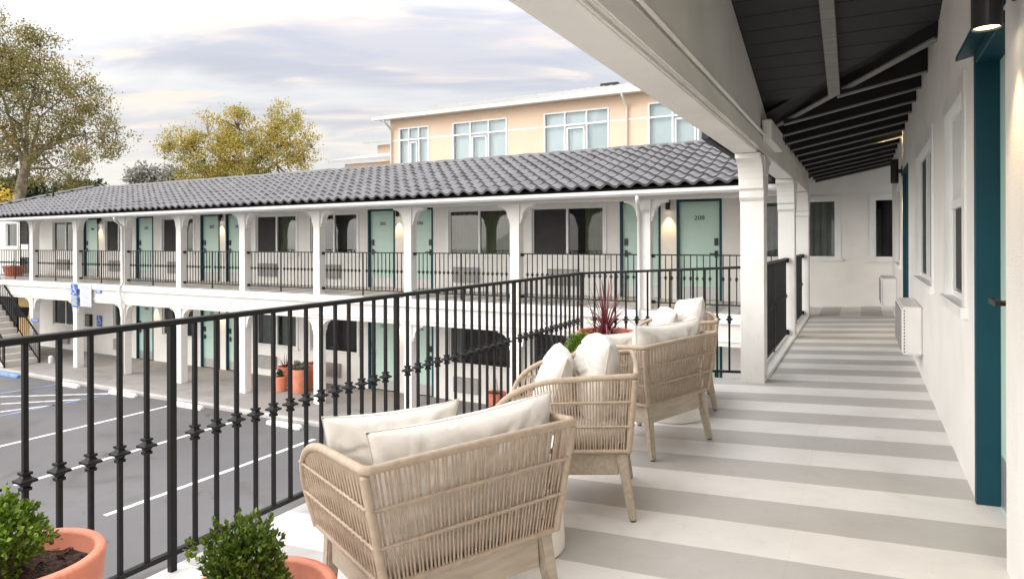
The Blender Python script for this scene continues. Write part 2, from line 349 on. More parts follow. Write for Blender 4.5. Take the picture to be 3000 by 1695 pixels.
def wheel_stop(x, y, L, m, label):
    r = [(-.075, 0), (.075, 0), (.065, .06), (.04, .10), (-.04, .10), (-.065, .06)]
    mb = MB(); n = len(r)
    secs = [(-L / 2, .72), (-L / 2 + .07, 1), (L / 2 - .07, 1), (L / 2, .72)]
    ids = [[mb.p(x + sx, y + a * sc_, GZ + b * sc_) for a, b in r] for sx, sc_ in secs]
    for A, B in zip(ids, ids[1:]):
        for j in range(n): mb.f.append((A[j], A[(j + 1) % n], B[(j + 1) % n], B[j]))
    mb.f.append(tuple(ids[0])); mb.f.append(tuple(ids[-1]))
    tag(mb.build('wheel_stop', m, bevel=.012, seg=2), label, 'wheel stop', 'wheel stops at the head of the parking bays')
wheel_stop(-22.35, 10.25, 1.3, M['bluestop'], 'blue painted wheel stop near the foot of the stairs')
wheel_stop(-19.25, 10.28, 1.05, M['whitestop'], 'white wheel stop farthest from the terrace, between the blue stop and the hatching')
wheel_stop(-16.83, 10.32, 1.1, M['whitestop'], 'white wheel stop at the tip of the hatching lines')
wheel_stop(-14.2, 10.27, 1.05, M['whitestop'], 'white wheel stop directly right of the left white bay line')
wheel_stop(-10.9, 10.16, 1.0, M['whitestop'], 'white wheel stop nearest the terracotta pots on the lower walkway')

# ------------------------------------------------------------------ walls with openings
def wall_sheet(u0, u1, z0, z1, ops, fn, thick, zcap=None):
    us = sorted({u0, u1, *[o[0] for o in ops], *[o[1] for o in ops]}); zs = sorted({z0, z1, *[o[2] for o in ops], *[o[3] for o in ops]})
    mb = MB()
    def hole(a, b, c, d):
        m, n = (a + b) / 2, (c + d) / 2
        return any(o[0] < m < o[1] and o[2] < n < o[3] for o in ops)
    for a, b in zip(us, us[1:]):
        for c, d in zip(zs, zs[1:]):
            if hole(a, b, c, d): continue
            mb.quad(fn(a, 0, c), fn(b, 0, c), fn(b, 0, d), fn(a, 0, d))
            mb.quad(fn(a, -thick, c), fn(a, -thick, d), fn(b, -thick, d), fn(b, -thick, c))
    for o in ops:
        a, b, c, d = o[:4]
        for q in (((a, c), (b, c)), ((b, c), (b, d)), ((b, d), (a, d)), ((a, d), (a, c))):
            (ua, za), (ub, zb) = q
            mb.quad(fn(ua, 0, za), fn(ub, 0, zb), fn(ub, -thick, zb), fn(ua, -thick, za))
    mb.quad(fn(u0, 0, z1), fn(u1, 0, z1), fn(u1, -thick, z1), fn(u0, -thick, z1))
    mb.quad(fn(u0, 0, z0), fn(u0, 0, z1), fn(u0, -thick, z1), fn(u0, -thick, z0))
    mb.quad(fn(u1, 0, z0), fn(u1, 0, z1), fn(u1, -thick, z1), fn(u1, -thick, z0))
    return mb

def window(parent, u0, u1, z0, z1, fn, curt=((0., 1.),), cm='curtain', div=(.5,), trim=.07, sash=False, seed=0, sillout=.05, cd=.17, proud=.022, screen=(), cz=(0., 1.)):
    """sliding window in an opening; fn(u, n, z) with n = outwards"""
    rr = random.Random(seed); t = trim
    f = MB(lambda a, b, c: fn(a, b, c))
    # casing proud of the wall
    f.box(u0 - t, u0 + .003, -.05, proud, z0, z1 - .003); f.box(u1 - .003, u1 + t, -.05, proud, z0, z1 - .003)
    f.box(u0 - t, u1 + t, -.05, proud + .002, z1 - .003, z1 + t)
    # sash frame
    s = .035
    f.box(u0, u0 + s, -.075, -.03, z0, z1); f.box(u1 - s, u1, -.075, -.03, z0, z1)
    f.box(u0 + s, u1 - s, -.075, -.03, z1 - s, z1); f.box(u0 + s, u1 - s, -.075, -.03, z0, z0 + s)
    for d in div:
        m = u0 + (u1 - u0) * d; f.box(m - .025, m + .025, -.085, -.02, z0 + s, z1 - s)
    if sash:
        m = z0 + (z1 - z0) * .5; f.box(u0 + s, u1 - s, -.085, -.02, m - .025, m + .025)
    w_ = f.build('window', M['wframe'], parent)
    sl = MB(lambda a, b, c: fn(a, b, c)); sl.box(u0 - t - .03, u1 + t + .03, -.05, sillout, z0 - .055, z0 - .001)
    sl.build('window_sill', M['trim'], w_)
    p = MB(lambda a, b, c: fn(a, b, c)); p.quad((u0 + s, -.055, z0 + s), (u1 - s, -.055, z0 + s), (u1 - s, -.055, z1 - s), (u0 + s, -.055, z1 - s))
    p.build('pane', M['sideglass' if screen and cd < .1 else 'glass'], w_, fix=False)
    for ca, cb in curt:
        a = u0 + (u1 - u0) * ca; b = u0 + (u1 - u0) * cb; n = max(12, int((b - a) / .018)); ph = rr.random() * 6; fq = rr.uniform(52, 70)
        cmb = MB(lambda x, y, z: fn(x, y, z))
        def cf(i, j, a=a, b=b, ph=ph, fq=fq):
            uu = a + (b - a) * i; zz = z0 + (z1 - z0) * (cz[0] + (cz[1] - cz[0]) * j)
            return (uu, -cd + (.022 if cd > .1 else .008) * sin(uu * fq + ph + .6 * sin(uu * 9 + ph)) * (1.1 - .35 * j), zz)
        cmb.grid(cf, n, 3); cmb.build('curtain', M[cm], w_, smooth=True, fix=False)
    for ca, cb, za, zb in screen:
        q = MB(lambda x, y, z: fn(x, y, z)); q.box(u0 + (u1 - u0) * ca, u0 + (u1 - u0) * cb, -.050, -.044, z0 + (z1 - z0) * za, z0 + (z1 - z0) * zb); q.build('insect_screen', M['screen'], w_)
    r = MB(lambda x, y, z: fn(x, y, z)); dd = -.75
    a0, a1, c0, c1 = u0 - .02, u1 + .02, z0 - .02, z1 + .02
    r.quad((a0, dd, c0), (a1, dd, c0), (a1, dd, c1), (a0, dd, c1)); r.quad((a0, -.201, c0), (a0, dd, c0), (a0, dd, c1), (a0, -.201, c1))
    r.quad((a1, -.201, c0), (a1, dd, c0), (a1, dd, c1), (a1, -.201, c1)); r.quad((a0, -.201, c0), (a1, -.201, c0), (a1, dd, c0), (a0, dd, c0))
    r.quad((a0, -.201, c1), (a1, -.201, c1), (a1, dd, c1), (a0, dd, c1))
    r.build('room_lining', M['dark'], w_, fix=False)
    return w_

def door(parent, u0, u1, z0, z1, fn, num, hinge_left=True, plate=True):
    t = .045
    d = MB(lambda a, b, c: fn(a, b, c)); d.box(u0 + t, u1 - t, -.11, -.065, z0 + .012, z1 - t)
    dr = d.build('door', M['mint'], parent)
    f = MB(lambda a, b, c: fn(a, b, c))
    f.box(u0, u0 + t, -.15, .012, z0, z1); f.box(u1 - t, u1, -.15, .012, z0, z1); f.box(u0 + t, u1 - t, -.15, .012, z1 - t, z1)
    f.build('door_frame', M['teal'], dr)
    kp = MB(lambda a, b, c: fn(a, b, c)); kp.box(u0 + t + .02, u1 - t - .02, -.064, -.061, z0 + .03, z0 + .27); kp.build('kick_plate', M['steel'], dr)
    hu = u0 + t + .075 if hinge_left else u1 - t - .075; sg = 1 if hinge_left else -1
    h = MB(lambda a, b, c: fn(a, b, c)); h.box(hu - .035, hu + .035, -.066, -.035, z0 + 1.10, z0 + 1.25)
    h.box(hu - .03, hu + .03, -.066, -.045, z0 + .86, z0 + 1.0); h.box(hu - .012, hu + .012, -.045, 0., z0 + .925, z0 + .95)
    h.box(min(hu, hu + sg * .12), max(hu, hu + sg * .12), -.012, .004, z0 + .925, z0 + .95); h.build('door_handle', M['lamp'], dr)
    pk = MB(lambda a, b, c: fn(a, b, c)); m = (u0 + u1) / 2; pk.box(m - .012, m + .012, -.066, -.058, z0 + 1.48, z0 + 1.504); pk.build('peephole', M['steel'], dr)
    if num:
        tm = text_mb(num, .125, lambda x, y, z: fn(m + x * 1.15, -.060 + z, z0 + 1.66 + y), .006)
        tm.build('room_number', M['numblack'], dr, fix=False)
    return dr

def fnY(u, n, z): return (u, YW - n, z)           # far wall: outwards is -Y
def fnX(u, n, z): return (XW - n, u, z)           # near wall: outwards is -X

def pillar_mb(cx, cy, z0, zt, along, wd=.2, br=.30, sides=(-1, 1), bt=.78):
    h = wd / 2; mb = MB()
    mb.box(cx - h, cx + h, cy - h, cy + h, z0, zt - .36)
    mb.box(cx - h - .006, cx + h + .006, cy - h - .006, cy + h + .006, zt - .36, zt - .17)
    mb.box(cx - h - .012, cx + h + .012, cy - h - .012, cy + h + .012, zt - .17, zt)
    for s in sides:
        pr = [(h + .005, zt - .40), (h + .035, zt - .37), (h + .035, zt - .31), (h + .065, zt - .29)]
        for k in range(7):
            a = k / 6 * pi / 2
            pr.append((h + .065 + (br - .09) * (1 - cos(a)), zt - .27 + .22 * sin(a)))
        pr += [(h + br, zt - .045), (h + br, zt - .002), (h + .005, zt - .002)]
        if along == 'x': fn = lambda u, w_, t: (cx + s * u, cy + t, w_)
        else: fn = lambda u, w_, t: (cx + t, cy + s * u, w_)
        mb.prism(pr, fn, -h * bt, h * bt)
    return mb

# ------------------------------------------------------------------ far wing of the motel
far = empty('motel_building', (-15, 12.5, GZ), label='two storey white motel wing with charcoal tile roof and mint green doors', cat='building')
WU = [(-26.3, -24.75), (-23.05, -21.65), (-19.97, -18.43), (-15.65, -14.04), (-13.5, -11.83), (-8.93, -7.22), (-6.66, -4.93), (-1.95, -.40), (.2, .95)]
WL = [(-26.3, -24.75), (-22.6, -21.65), (-19.97, -18.43), (-15.65, -14.04), (-13.5, -11.83), (-8.93, -7.22), (-6.66, -4.93), (-1.95, -.40)]
DU = [(-24.36, -23.46, '201', 1), (-21.33, -20.43, '202', 1), (-18.10, -17.22, '203', 1), (-16.95, -16.07, '204', 1), (-11.46, -10.57, '205', 1), (-10.28, -9.39, '206', 0), (-4.56, -3.68, '207', 1), (-3.35, -2.45, '208', 0)]
DL = [(-21.33, -20.43, '102', 1), (-18.10, -17.22, '103', 1), (-16.95, -16.07, '104', 1), (-11.46, -10.57, '105', 1), (-10.28, -9.39, '106', 0), (-4.56, -3.68, '107', 1), (-3.35, -2.45, '108', 0)]
WZ0, WZ1 = -.34, .745
DZ = -2.66
ops = [(a, b, WZ0, WZ1) for a, b in WU] + [(a, b, WZ0 + DZ, WZ1 + DZ) for a, b in WL]
ops += [(a, b, UF + .0, UF + 2.04) for a, b, *_ in DU] + [(a, b, LZ + .0, LZ + 2.04) for a, b, *_ in DL]
GATE = (-28.45, -27.75, UF, UF + 2.05); WB = (-29.6, -28.75, -.18, .74)
ops += [GATE, WB]
wall_sheet(-30.6, -27.4, GZ - .1, .93, [o for o in ops if o[1] < -27.4], fnY, .2).build('end_wall', M['stucco'], far, fix=False)
wall_sheet(-27.4, 3.2, GZ - .1, 1.38, [o for o in ops if o[0] > -27.4], fnY, .2).build('wall', M['stucco'], far, fix=False)
cur_u = [((.0, .52),), ((.5, 1.),), ((.0, 1.),), ((0., 1.),), ((.84, 1.),), ((.0, 1.),), ((.0, .42), (.72, 1.)), ((.0, 1.),), ((.55, 1.),)]
for i, (a, b) in enumerate(WU):
    window(far, a, b, WZ0, WZ1, fnY, cur_u[i], 'curtain_g' if i == 7 else 'curtain', seed=i, screen=((.03, .47, .03, .97),) if i in (1, 2, 3, 6) else ())
cur_l = [((.6, 1.),), ((0., 1.),), ((0., .2),), ((.05, .45), (.55, 1.)), ((.9, 1.),), ((.0, .16), (.9, 1.)), ((.9, 1.),), ((.5, 1.),)]
for i, (a, b) in enumerate(WL):
    window(far, a, b, WZ0 + DZ, WZ1 + DZ, fnY, cur_l[i], 'curtain_g', seed=40 + i, div=(.5,))
window(far, WB[0], WB[1], WB[2], WB[3], fnY, ((0., .2),), 'curtain', seed=77, div=())
for a, b, n, h in DU: door(far, a, b, UF, UF + 2.04, fnY, n, bool(h))
for a, b, n, h in DL: door(far, a, b, LZ, LZ + 2.04, fnY, n, bool(h))
# slab edge, fascia and beams
m = MB(); m.box(-30.6, -.98, 11.60, YW + .02, -1.43, -1.252); m.build('balcony_slab', M['trim'], far, bevel=.006)
m = MB(); m.box(-30.6, -.98, 11.66, 11.94, -1.82, -1.432); m.build('balcony_fascia', M['beam'], far)
m = MB(); m.box(-30.6, -.98, 11.635, 11.6585, -1.735, -1.705); m.build('fascia_moulding', M['trim'], far)
m = MB(); m.quad((-30.6, 11.96, -1.83), (-.98, 11.96, -1.83), (-.98, YW + .05, -1.78), (-30.6, YW + .05, -1.78)); m.build('walkway_ceiling', M['stucco'], far, fix=False)
m = MB(); m.box(-30.6, -1.0, 11.69, 11.91, .735, .955); m.build('eave_beam', M['beam'], far, bevel=.006)
m = MB(); m.hexa([(-28.6, 11.16, .845 - .124), (-1.0, 11.16, .845), (-1.0, YW + .05, 1.30), (-28.6, YW + .05, .86)], [(-28.6, 11.16, .885 - .124), (-1.0, 11.16, .885), (-1.0, YW + .05, 1.34), (-28.6, YW + .05, .90)]); m.build('eave_soffit', M['trim'], far)
fall = lambda x: -.0045 * max(0., -1.15 - x); HX = -28.6
m = MB(); m.prism([(11.03, .865), (11.03, .875), (11.015, .875), (11.015, .815), (11.05, .780), (11.145, .775), (11.145, .875), (11.13, .875), (11.13, .81), (11.05, .81)], lambda u, w_, t: (t, u, w_ + fall(t)), HX - .05, -1.05); m.build('gutter', M['wgutter'], far)
m = MB(); m.hexa([(HX, 11.146, .80 + fall(HX)), (-1.05, 11.146, .80), (-1.05, 11.17, .80), (HX, 11.17, .80 + fall(HX))], [(HX, 11.146, .93 + fall(HX)), (-1.05, 11.146, .93), (-1.05, 11.17, .93), (HX, 11.17, .93 + fall(HX))]); m.build('fascia_board', M['board'], far)
for z0, zt in ((-1.262, .735), (LZ, -1.82)):
    for x in PX: pillar_mb(x, 11.8, z0, zt, 'x', .2, .30).build('pillar', M['pillar'], far)
def downspout(x, z1, z0, dx):
    mb = MB(); mb.tube([(x + dx, 11.08, z1), (x + dx, 11.08, z1 - .06), (x + dx * .85, 11.16, z1 - .12), (x + dx * .1, 11.58, z1 - .22), (x, 11.645, z1 - .26), (x, 11.645, -1.20), (x, 11.55, -1.30), (x, 11.55, -1.46), (x, 11.60, -1.60), (x, 11.60, -1.85), (x, 11.645, -1.95), (x, 11.645, z0)], .033, 8)
    mb.build('downspout', M['trim'], far, smooth=True)
downspout(-18.98, .70, LZ, .55); downspout(-3.56, .77, LZ, .14)
m = MB(); m.box(-28.4, 3.0, 21.8, 22, GZ, 1.7 - .0); m.box(-28.45, -28.25, YW + .21, 21.8, GZ, .8); m.build('rear_wall', M['stucco'], far)
m = MB(); m.box(-25.0, 3.2, 14.48, 22.1, 1.74, 1.82); m.build('flat_roof', M['concrete'], far)

def tiles(fn, L, rows, expo, pitch=.27, amp=.064, seed=1, res=10):
    """S-tiles: fn(u along the eave, s up the slope, h off the slope)"""
    rr = random.Random(seed); mb = MB(); nt = int(L / pitch)
    for r in range(rows):
        lowers = []
        for t in range(nt):
            dh = rr.uniform(-.006, .006); ds = rr.uniform(-.012, .012)
            for q in range(res):
                a = q / res; u = (t + a) * pitch
                h = amp * (.5 + .5 * cos(2 * pi * (a - .35))) ** 1.15
                lowers.append((u, h, dh, ds))
        s0 = r * expo; s1 = s0 + expo + .05
        A = [mb.p(*fn(u, s0 + ds, h + dh - .012)) for u, h, dh, ds in lowers]
        B = [mb.p(*fn(u, s0 + ds - .004, h + dh + .034)) for u, h, dh, ds in lowers]
        C = [mb.p(*fn(u, s0 + expo * .5, h + .012 + dh * .7)) for u, h, dh, ds in lowers]
        D = [mb.p(*fn(u, s1, h + .0)) for u, h, dh, ds in lowers]
        for k in range(len(lowers) - 1):
            mb.f += [(A[k], A[k + 1], B[k + 1], B[k]), (B[k], B[k + 1], C[k + 1], C[k]), (C[k], C[k + 1], D[k + 1], D[k])]
    return mb
SL = .338; cs = 1 / sqrt(1 + SL * SL); sn = SL * cs
HX = -28.6                                            # hip corner
fall = lambda x: -.0045 * max(0., -1.15 - x)
def fr(u, s, h):
    x = HX + u; return (x, 11.02 + s * cs - h * sn, .935 + s * sn + h * cs + fall(x))
rt = tiles(fr, 27.45, 10, .356)
rt.f = [f for f in rt.f if rt.v[f[0]][0] >= HX + (rt.v[f[0]][1] - 11.02) - .12]
rt.build('tile_roof', M['tile'], far, smooth=False, fix=False)
def fh(u, s, h): return (HX + s * cs - h * sn, 11.02 + u, .935 + s * sn + h * cs + fall(HX))
ht = tiles(fh, 7., 10, .356, seed=9)
ht.f = [f for f in ht.f if 11.02 + (ht.v[f[0]][0] - HX) - .1 <= ht.v[f[0]][1] <= 17.9 - (ht.v[f[0]][0] - HX)]
ht.build('hip_roof', M['tile'], far, smooth=False, fix=False)
RX = HX + 3.4
m = MB(); m.tube([(RX + i * .4, 14.40, 2.095 + fall(RX + i * .4) + .006 * (i % 2)) for i in range(60)], .09, 10, radii=[.05 + .012 * (i % 2) for i in range(60)]); m.build('ridge_cap', M['tile'], far, smooth=True)
m = MB(); m.tube([Vector((HX, 11.02, .95 + fall(HX))).lerp(Vector((RX, 14.40, 2.11 + fall(RX))), i / 14) + Vector((0, 0, .03)) for i in range(15)], .09, 10, radii=[.085 + .012 * (i % 2) for i in range(15)]); m.build('hip_cap', M['tile'], far, smooth=True)
m = MB(); m.poly([(HX + .05, 11.08, .90 + fall(HX)), (-1.15, 11.08, .90), (-1.15, 14.42, 2.04), (RX, 14.42, 2.04 + fall(RX))]); m.quad((RX, 14.46, 2.04), (-1.15, 14.46, 2.06), (-1.15, 14.46, 1.7), (RX, 14.46, 1.7)); m.poly([(HX + .05, 11.08, .90 + fall(HX)), (RX, 14.42, 2.04 + fall(RX)), (RX, 17.8, 2.04 + fall(RX)), (HX + .05, 17.8, .90 + fall(HX))]); m.build('roof_underlay', M['board_black'], far, fix=False)
m = MB(); m.tube([(-25.6, 13.2, 1.55), (-25.6, 13.2, 2.12)], .03, 8); m.build('vent_pipe', M['board'], far, smooth=True)
# grilles of the through-wall air conditioners
for lvl, lst in ((0., WU[:7]), (DZ, WL[:7])):
    for i, (a, b) in enumerate(lst):
        c = a + (b - a) * (.30 if i in (3, 5) else .45)
        mb = MB(); mb.box(c - .36, c + .36, YW - .06, YW - .001, -1.0 + lvl, -.635 + lvl); ac = mb.build('air_conditioner', M['acg'], far)
        mb = MB()
        for q in range(9): mb.box(c - .34, c + .34, YW - .068, YW - .061, -.985 + lvl + q * .037, -.965 + lvl + q * .037)
        mb.build('grille', M['acl'], ac)
# floor of the far balcony and of the cross corridor
m = MB(); m.quad((-30.6, 11.6, -1.246), (-.98, 11.6, -1.246), (-.98, YW + .1, -1.206), (-30.6, YW + .1, -1.206))
tag(m.build('balcony_floor', M['floorx'], fix=False), 'pale floor of the far upper balcony', 'floor', kind='structure')

# black gate in the left-most bay, with a dark doorway behind
gt = empty('metal_gate', (-28.1, YW - .06, UF), label='black barred metal gate at the left end of the upper balcony', cat='gate')
mb = MB()
for a, b, c, d in ((-28.42, -28.38, UF + .05, UF + 2.0), (-27.82, -27.78, UF + .05, UF + 2.0)): mb.box(a, b, YW - .08, YW - .04, c, d)
for z in (UF + .08, UF + .62, UF + 1.15, UF + 1.6, UF + 1.97): mb.box(-28.38, -27.82, YW - .075, YW - .045, z - .018, z + .018)
mb.build('gate_frame', M['black'], gt)
mb = MB()
for i in range(7): mb.box(-28.32 + i * .075, -28.306 + i * .075, YW - .067, YW - .053, UF + .1, UF + 1.95)
mb.build('bars', M['black'], gt)
mb = MB(); mb.box(-28.36, -27.84, YW - .068, YW - .062, UF + .62, UF + 1.15); mb.build('kick_panel', M['trim'], gt)
# yellow door, and a black panel painted as the shaded opening behind the stairs
m = MB(); m.box(-28.6, -27.3, YW - .05, YW - .004, LZ, LZ + 1.95); ud = m.build('door', M['yellow'], far); ud['label'] = 'yellow ground floor door behind the stairs'
m = MB(); m.box(-30.4, -28.65, YW - .07, YW - .004, LZ, LZ + 2.0); m.build('opening_shade', M['board_black'], far)

# ------------------------------------------------------------------ railings
KN = [(-.034, .0085), (-.034, .0145), (-.024, .0150), (-.020, .0105), (-.010, .0140), (-.005, .0275), (.003, .0275), (.010, .0150), (.018, .0110), (.021, .0165), (.029, .0165), (.031, .0085)]
def knuckle_mb(cx, cy, cz, s=1.):
    mb = MB(); rings = [[mb.p(cx + sx * h * s, cy + sy * h * s, cz + z * s) for sx, sy in ((-1, -1), (1, -1), (1, 1), (-1, 1))] for z, h in KN]
    for A, B in zip(rings, rings[1:]):
        for j in range(4): mb.f.append((A[j], A[(j + 1) % 4], B[(j + 1) % 4], B[j]))
    mb.f.append(tuple(rings[0])); mb.f.append(tuple(rings[-1])); return mb

def rail_run(root, A, B, ztA, ztB, h, hk, posts, spacing, zfoot, rw=.038, rh=.024, bw=.016, near=True, brackets=False, ends=True):
    """one straight run A->B (xy), top heights at both ends, h = top to bottom rail, hk = top to collar"""
    A = Vector(A); B = Vector(B); L = (B - A).length; d = (B - A) / L
    P = lambda t, z: (A.x + d.x * t, A.y + d.y * t, z)
    zt = lambda t: ztA + (ztB - ztA) * t / L
    mb = MB(); mb.bar(P(0, zt(0) - rh / 2), P(L, zt(L) - rh / 2), rw, rh); mb.build('top_rail', M['black'], root, bevel=.003 if near else 0)
    mb = MB(); mb.bar(P(0, zt(0) - h), P(L, zt(L) - h), rw * .7, rh * .9); mb.build('bottom_rail', M['black'], root, bevel=.002 if near else 0)
    for t in posts:
        z = zt(t); q = P(t, 0); w_ = bw * 1.75 / 2
        mb = MB(); mb.box(q[0] - w_, q[0] + w_, q[1] - w_, q[1] + w_, zfoot(q[0], q[1]), z - rh - .001); mb.build('post', M['black'], root, bevel=.002 if near else 0)
    pb = proto_k = None; n = int(L / spacing)
    ts = sorted(posts); cuts = sorted({0., L, *ts}); tl = []
    for a, b in zip(cuts, cuts[1:]):
        kk = max(1, round((b - a) / spacing))
        tl += [a + (b - a) * j / kk for j in range(1, kk)]
    for t in tl:
        q = P(t, zt(t))
        if pb is None:
            mb = MB(); mb.box(-bw / 2, bw / 2, -bw / 2, bw / 2, -h + rh * .46, -rh - .001); pb = mb.build('baluster', M['black'], root, local=True)
            k_ = knuckle_mb(0, 0, -hk, 1. if near else 1.05); kn = k_.build('collar', M['black'], pb, local=True); o = pb
        else:
            o = pb.copy(); COL.objects.link(o); c = kn.copy(); COL.objects.link(c); c.parent = o
        o.location = Vector(q) - root.location
    if brackets:
        for t in (.0, L):
            for z in (zt(t) - .03, zt(t) - h + .01):
                q = P(t, z); mb = MB(); mb.box(q[0] - .03, q[0] + .03, q[1] - .028, q[1] + .028, z - .03, z + .03); mb.build('bracket', M['black'], root)

tr = empty('terrace_railing', (RAILX, 3, fz(RAILX)), label='long black iron railing with collared balusters round the near terrace', cat='railing')
zf = lambda x, y: fz(x)
RZ = -.322
Y0 = -.2
rail_run(tr, (RAILX, Y0), (RAILX, ENDY), RZ, RZ, .968, .492, [1.757 - Y0, 3.255 - Y0, 4.81 - Y0, ENDY - Y0], .1075, zf)
rail_run(tr, (RAILX + .03, ENDY), (-.965, ENDY), RZ, RZ + .085, .965, .485, [], .108, zf)
cr_lab = ['black railing panel in the corridor between the nearest white pillar and the next', 'black railing panel in the corridor between the second white pillar and the end pillar']
for i, (a, b) in enumerate(((6.37, 9.18), (9.42, 11.72))):
    r = empty('corridor_railing', (-.855, (a + b) / 2, fz(-.855)), label=cr_lab[i], cat='railing', group='railings along the near corridor')
    rail_run(r, (-.855, a), (-.855, b), -.23, -.23, .965, .485, [(b - a) / 2], .108, zf, brackets=True)
fl = PX + [-.98]
names = ['right of the gate', 'at door 201', 'at door 202', 'at doors 203 and 204', 'at the window right of door 204', 'at door 205', 'at door 206', 'at the dark window beside door 207', 'at door 208']
zf2 = lambda x, y: -1.25
far_rails = []
for i in range(9):
    a, b = fl[i] + .13, fl[i + 1] - .13
    r = empty('balcony_railing', ((a + b) / 2, 11.8, -1.25), label='black balcony railing of the far wing ' + names[i], cat='railing', group='railings of the far balcony')
    rail_run(r, (a, 11.8), (b, 11.8), -.252, -.252, .872, .425, [(b - a) / 2], .112, zf2, .032, .022, .015, near=False, brackets=True)
r = empty('balcony_railing', (-25.5, 11.8, -1.25), label='black balcony railing at the far left with a terracotta pot behind it', cat='railing', group='railings of the far balcony')
rail_run(r, (-26.3, 11.8), (-24.13, 11.8), -.252, -.252, .872, .425, [1.1], .112, zf2, .032, .022, .015, near=False)

# ------------------------------------------------------------------ staircase at the left
stc = empty('staircase', (-23.35, 11.4, GZ), label='pale concrete staircase with black handrails at the far left', cat='stairs')
ns = 15; rise = (UF - LZ) / ns; run = rise / .74
for i in range(ns):
    x1 = -23.40 - i * run
    mb = MB(); mb.box(x1 - run - .02, x1, 10.66, 11.58, LZ + i * rise - (0 if i == 0 else .10), LZ + (i + 1) * rise - .001 * i); mb.build('step', M['stair'], stc, bevel=.008)
mb = MB(); xe = -23.40 - ns * run
mb.prism([(-23.60, LZ), (xe, LZ), (xe, UF - .12), (-23.60, LZ + .05)], lambda u, w_, t: (u, t, w_), 10.70, 11.54); mb.build('stringer', M['stair'], stc)
for y in (10.63, 11.62):
    mb = MB(); top = lambda x: LZ + .86 + (-23.40 - x) * .74; bot = lambda x: LZ + .10 + (-23.40 - x) * .74
    mb.bar((-23.35, y, top(-23.35)), (xe, y, top(xe)), .035, .04); mb.bar((-23.35, y, bot(-23.35)), (xe, y, bot(xe)), .025, .03)
    mb.box(-23.37, -23.33, y - .02, y + .02, LZ - .06 if y < 11 else LZ, top(-23.35))
    for i in range(30):
        x = -23.45 - i * .115
        if x < xe: break
        mb.box(x - .007, x + .007, y - .007, y + .007, bot(x), top(x))
    mb.build('handrail', M['black'], stc)
mb = MB(); mb.lathe([(.06, LZ), (.07, LZ + .02), (.07, LZ + .2), (.045, LZ + .24)], -22.95, 11.75, 16)
tag(mb.build('bollard', M['whitestop'], smooth=False), 'short white bollard at the foot of the stairs', 'bollard')
pb = empty('hanging_planter', (-24.7, 11.56, -2.45), label='dark planter box hanging on the stair railing', cat='planter')
mb = MB(); mb.hexa([(-24.92, 11.66, -2.48), (-24.48, 11.66, -2.48), (-24.48, 11.84, -2.48), (-24.92, 11.84, -2.48)], [(-24.97, 11.64, -2.16), (-24.43, 11.64, -2.16), (-24.43, 11.86, -2.16), (-24.97, 11.86, -2.16)]); mb.build('box', M['board'], pb)

# ------------------------------------------------------------------ near wing: terrace, corridor, wall, ceiling
fl_ = MB()
def slab(x0, x1, y0, y1): fl_.hexa([(x0, y0, fz(x0) - .2), (x1, y0, fz(x1) - .2), (x1, y1, fz(x1) - .2), (x0, y1, fz(x0) - .2)], [(x0, y0, fz(x0)), (x1, y0, fz(x1)), (x1, y1, fz(x1)), (x0, y1, fz(x0))])
fl_.poly([(-2.575, -2.5, fz(-2.575)), (.75, -2.5, fz(.75)), (.75, YW + .02, fz(.75)), (-.98, YW + .02, fz(-.98)), (-.98, 6.36, fz(-.98)), (-2.575, 6.36, fz(-2.575))])
tag(fl_.build('terrace_floor', M['floor'], fix=False), 'terrace and corridor floor painted in white and grey stripes', 'floor', kind='structure')
m = MB(); m.quad((-1.5, 11.86, fz(-1.5) + .004), (2.6, 11.86, fz(2.6) + .004), (2.6, YW + .05, fz(2.6) + .004), (-1.5, YW + .05, fz(-1.5) + .004))
tag(m.build('corridor_end_floor', M['floorx'], fix=False), 'cross striped floor at the end of the corridor', 'floor', kind='structure')

near = empty('motel_wing', (-.2, 5, GZ), label='near motel wing with white corridor wall, black rafters and heavy white beam', cat='building')
m = MB(); m.hexa([(-2.578, -2.5, -1.72), (XW + .1, -2.5, -1.72), (XW + .1, 6.358, -1.72), (-2.578, 6.358, -1.72)], [(-2.578, -2.5, fz(-2.578) - .004), (XW + .1, -2.5, fz(XW) - .004), (XW + .1, 6.358, fz(XW) - .004), (-2.578, 6.358, fz(-2.578) - .004)]); m.build('terrace_slab', M['trim'], near)
m = MB(); m.hexa([(-.982, 6.36, -1.72), (XW + .1, 6.36, -1.72), (XW + .1, YW, -1.72), (-.982, YW, -1.72)], [(-.982, 6.36, fz(-.982) - .004), (XW + .1, 6.36, fz(XW) - .004), (XW + .1, YW, fz(XW) - .004), (-.982, YW, fz(-.982) - .004)]); m.build('corridor_slab', M['trim'], near)
m = MB(); m.box(-.975, -.745, 6.40, 11.74, fz(-.9) - .02, fz(-.855) + .035); m.build('corridor_kerb', M['trim'], near, bevel=.008)
DN = (2.93, 3.64); WA = (4.02, 4.80); WBn = (5.70, 7.22); D2 = (8.45, 9.35); WC = (10.15, 11.5)
ops = [(DN[0], DN[1], -1.19, .84), (WA[0], WA[1], -.335, .745), (WBn[0], WBn[1], -.335, .745), (D2[0], D2[1], -1.19, .84), (WC[0], WC[1], -.335, .745)]
wall_sheet(-2.5, 12.7, -1.6, 3.6, ops, fnX, .2).build('wall', M['stucco'], near, fix=False)
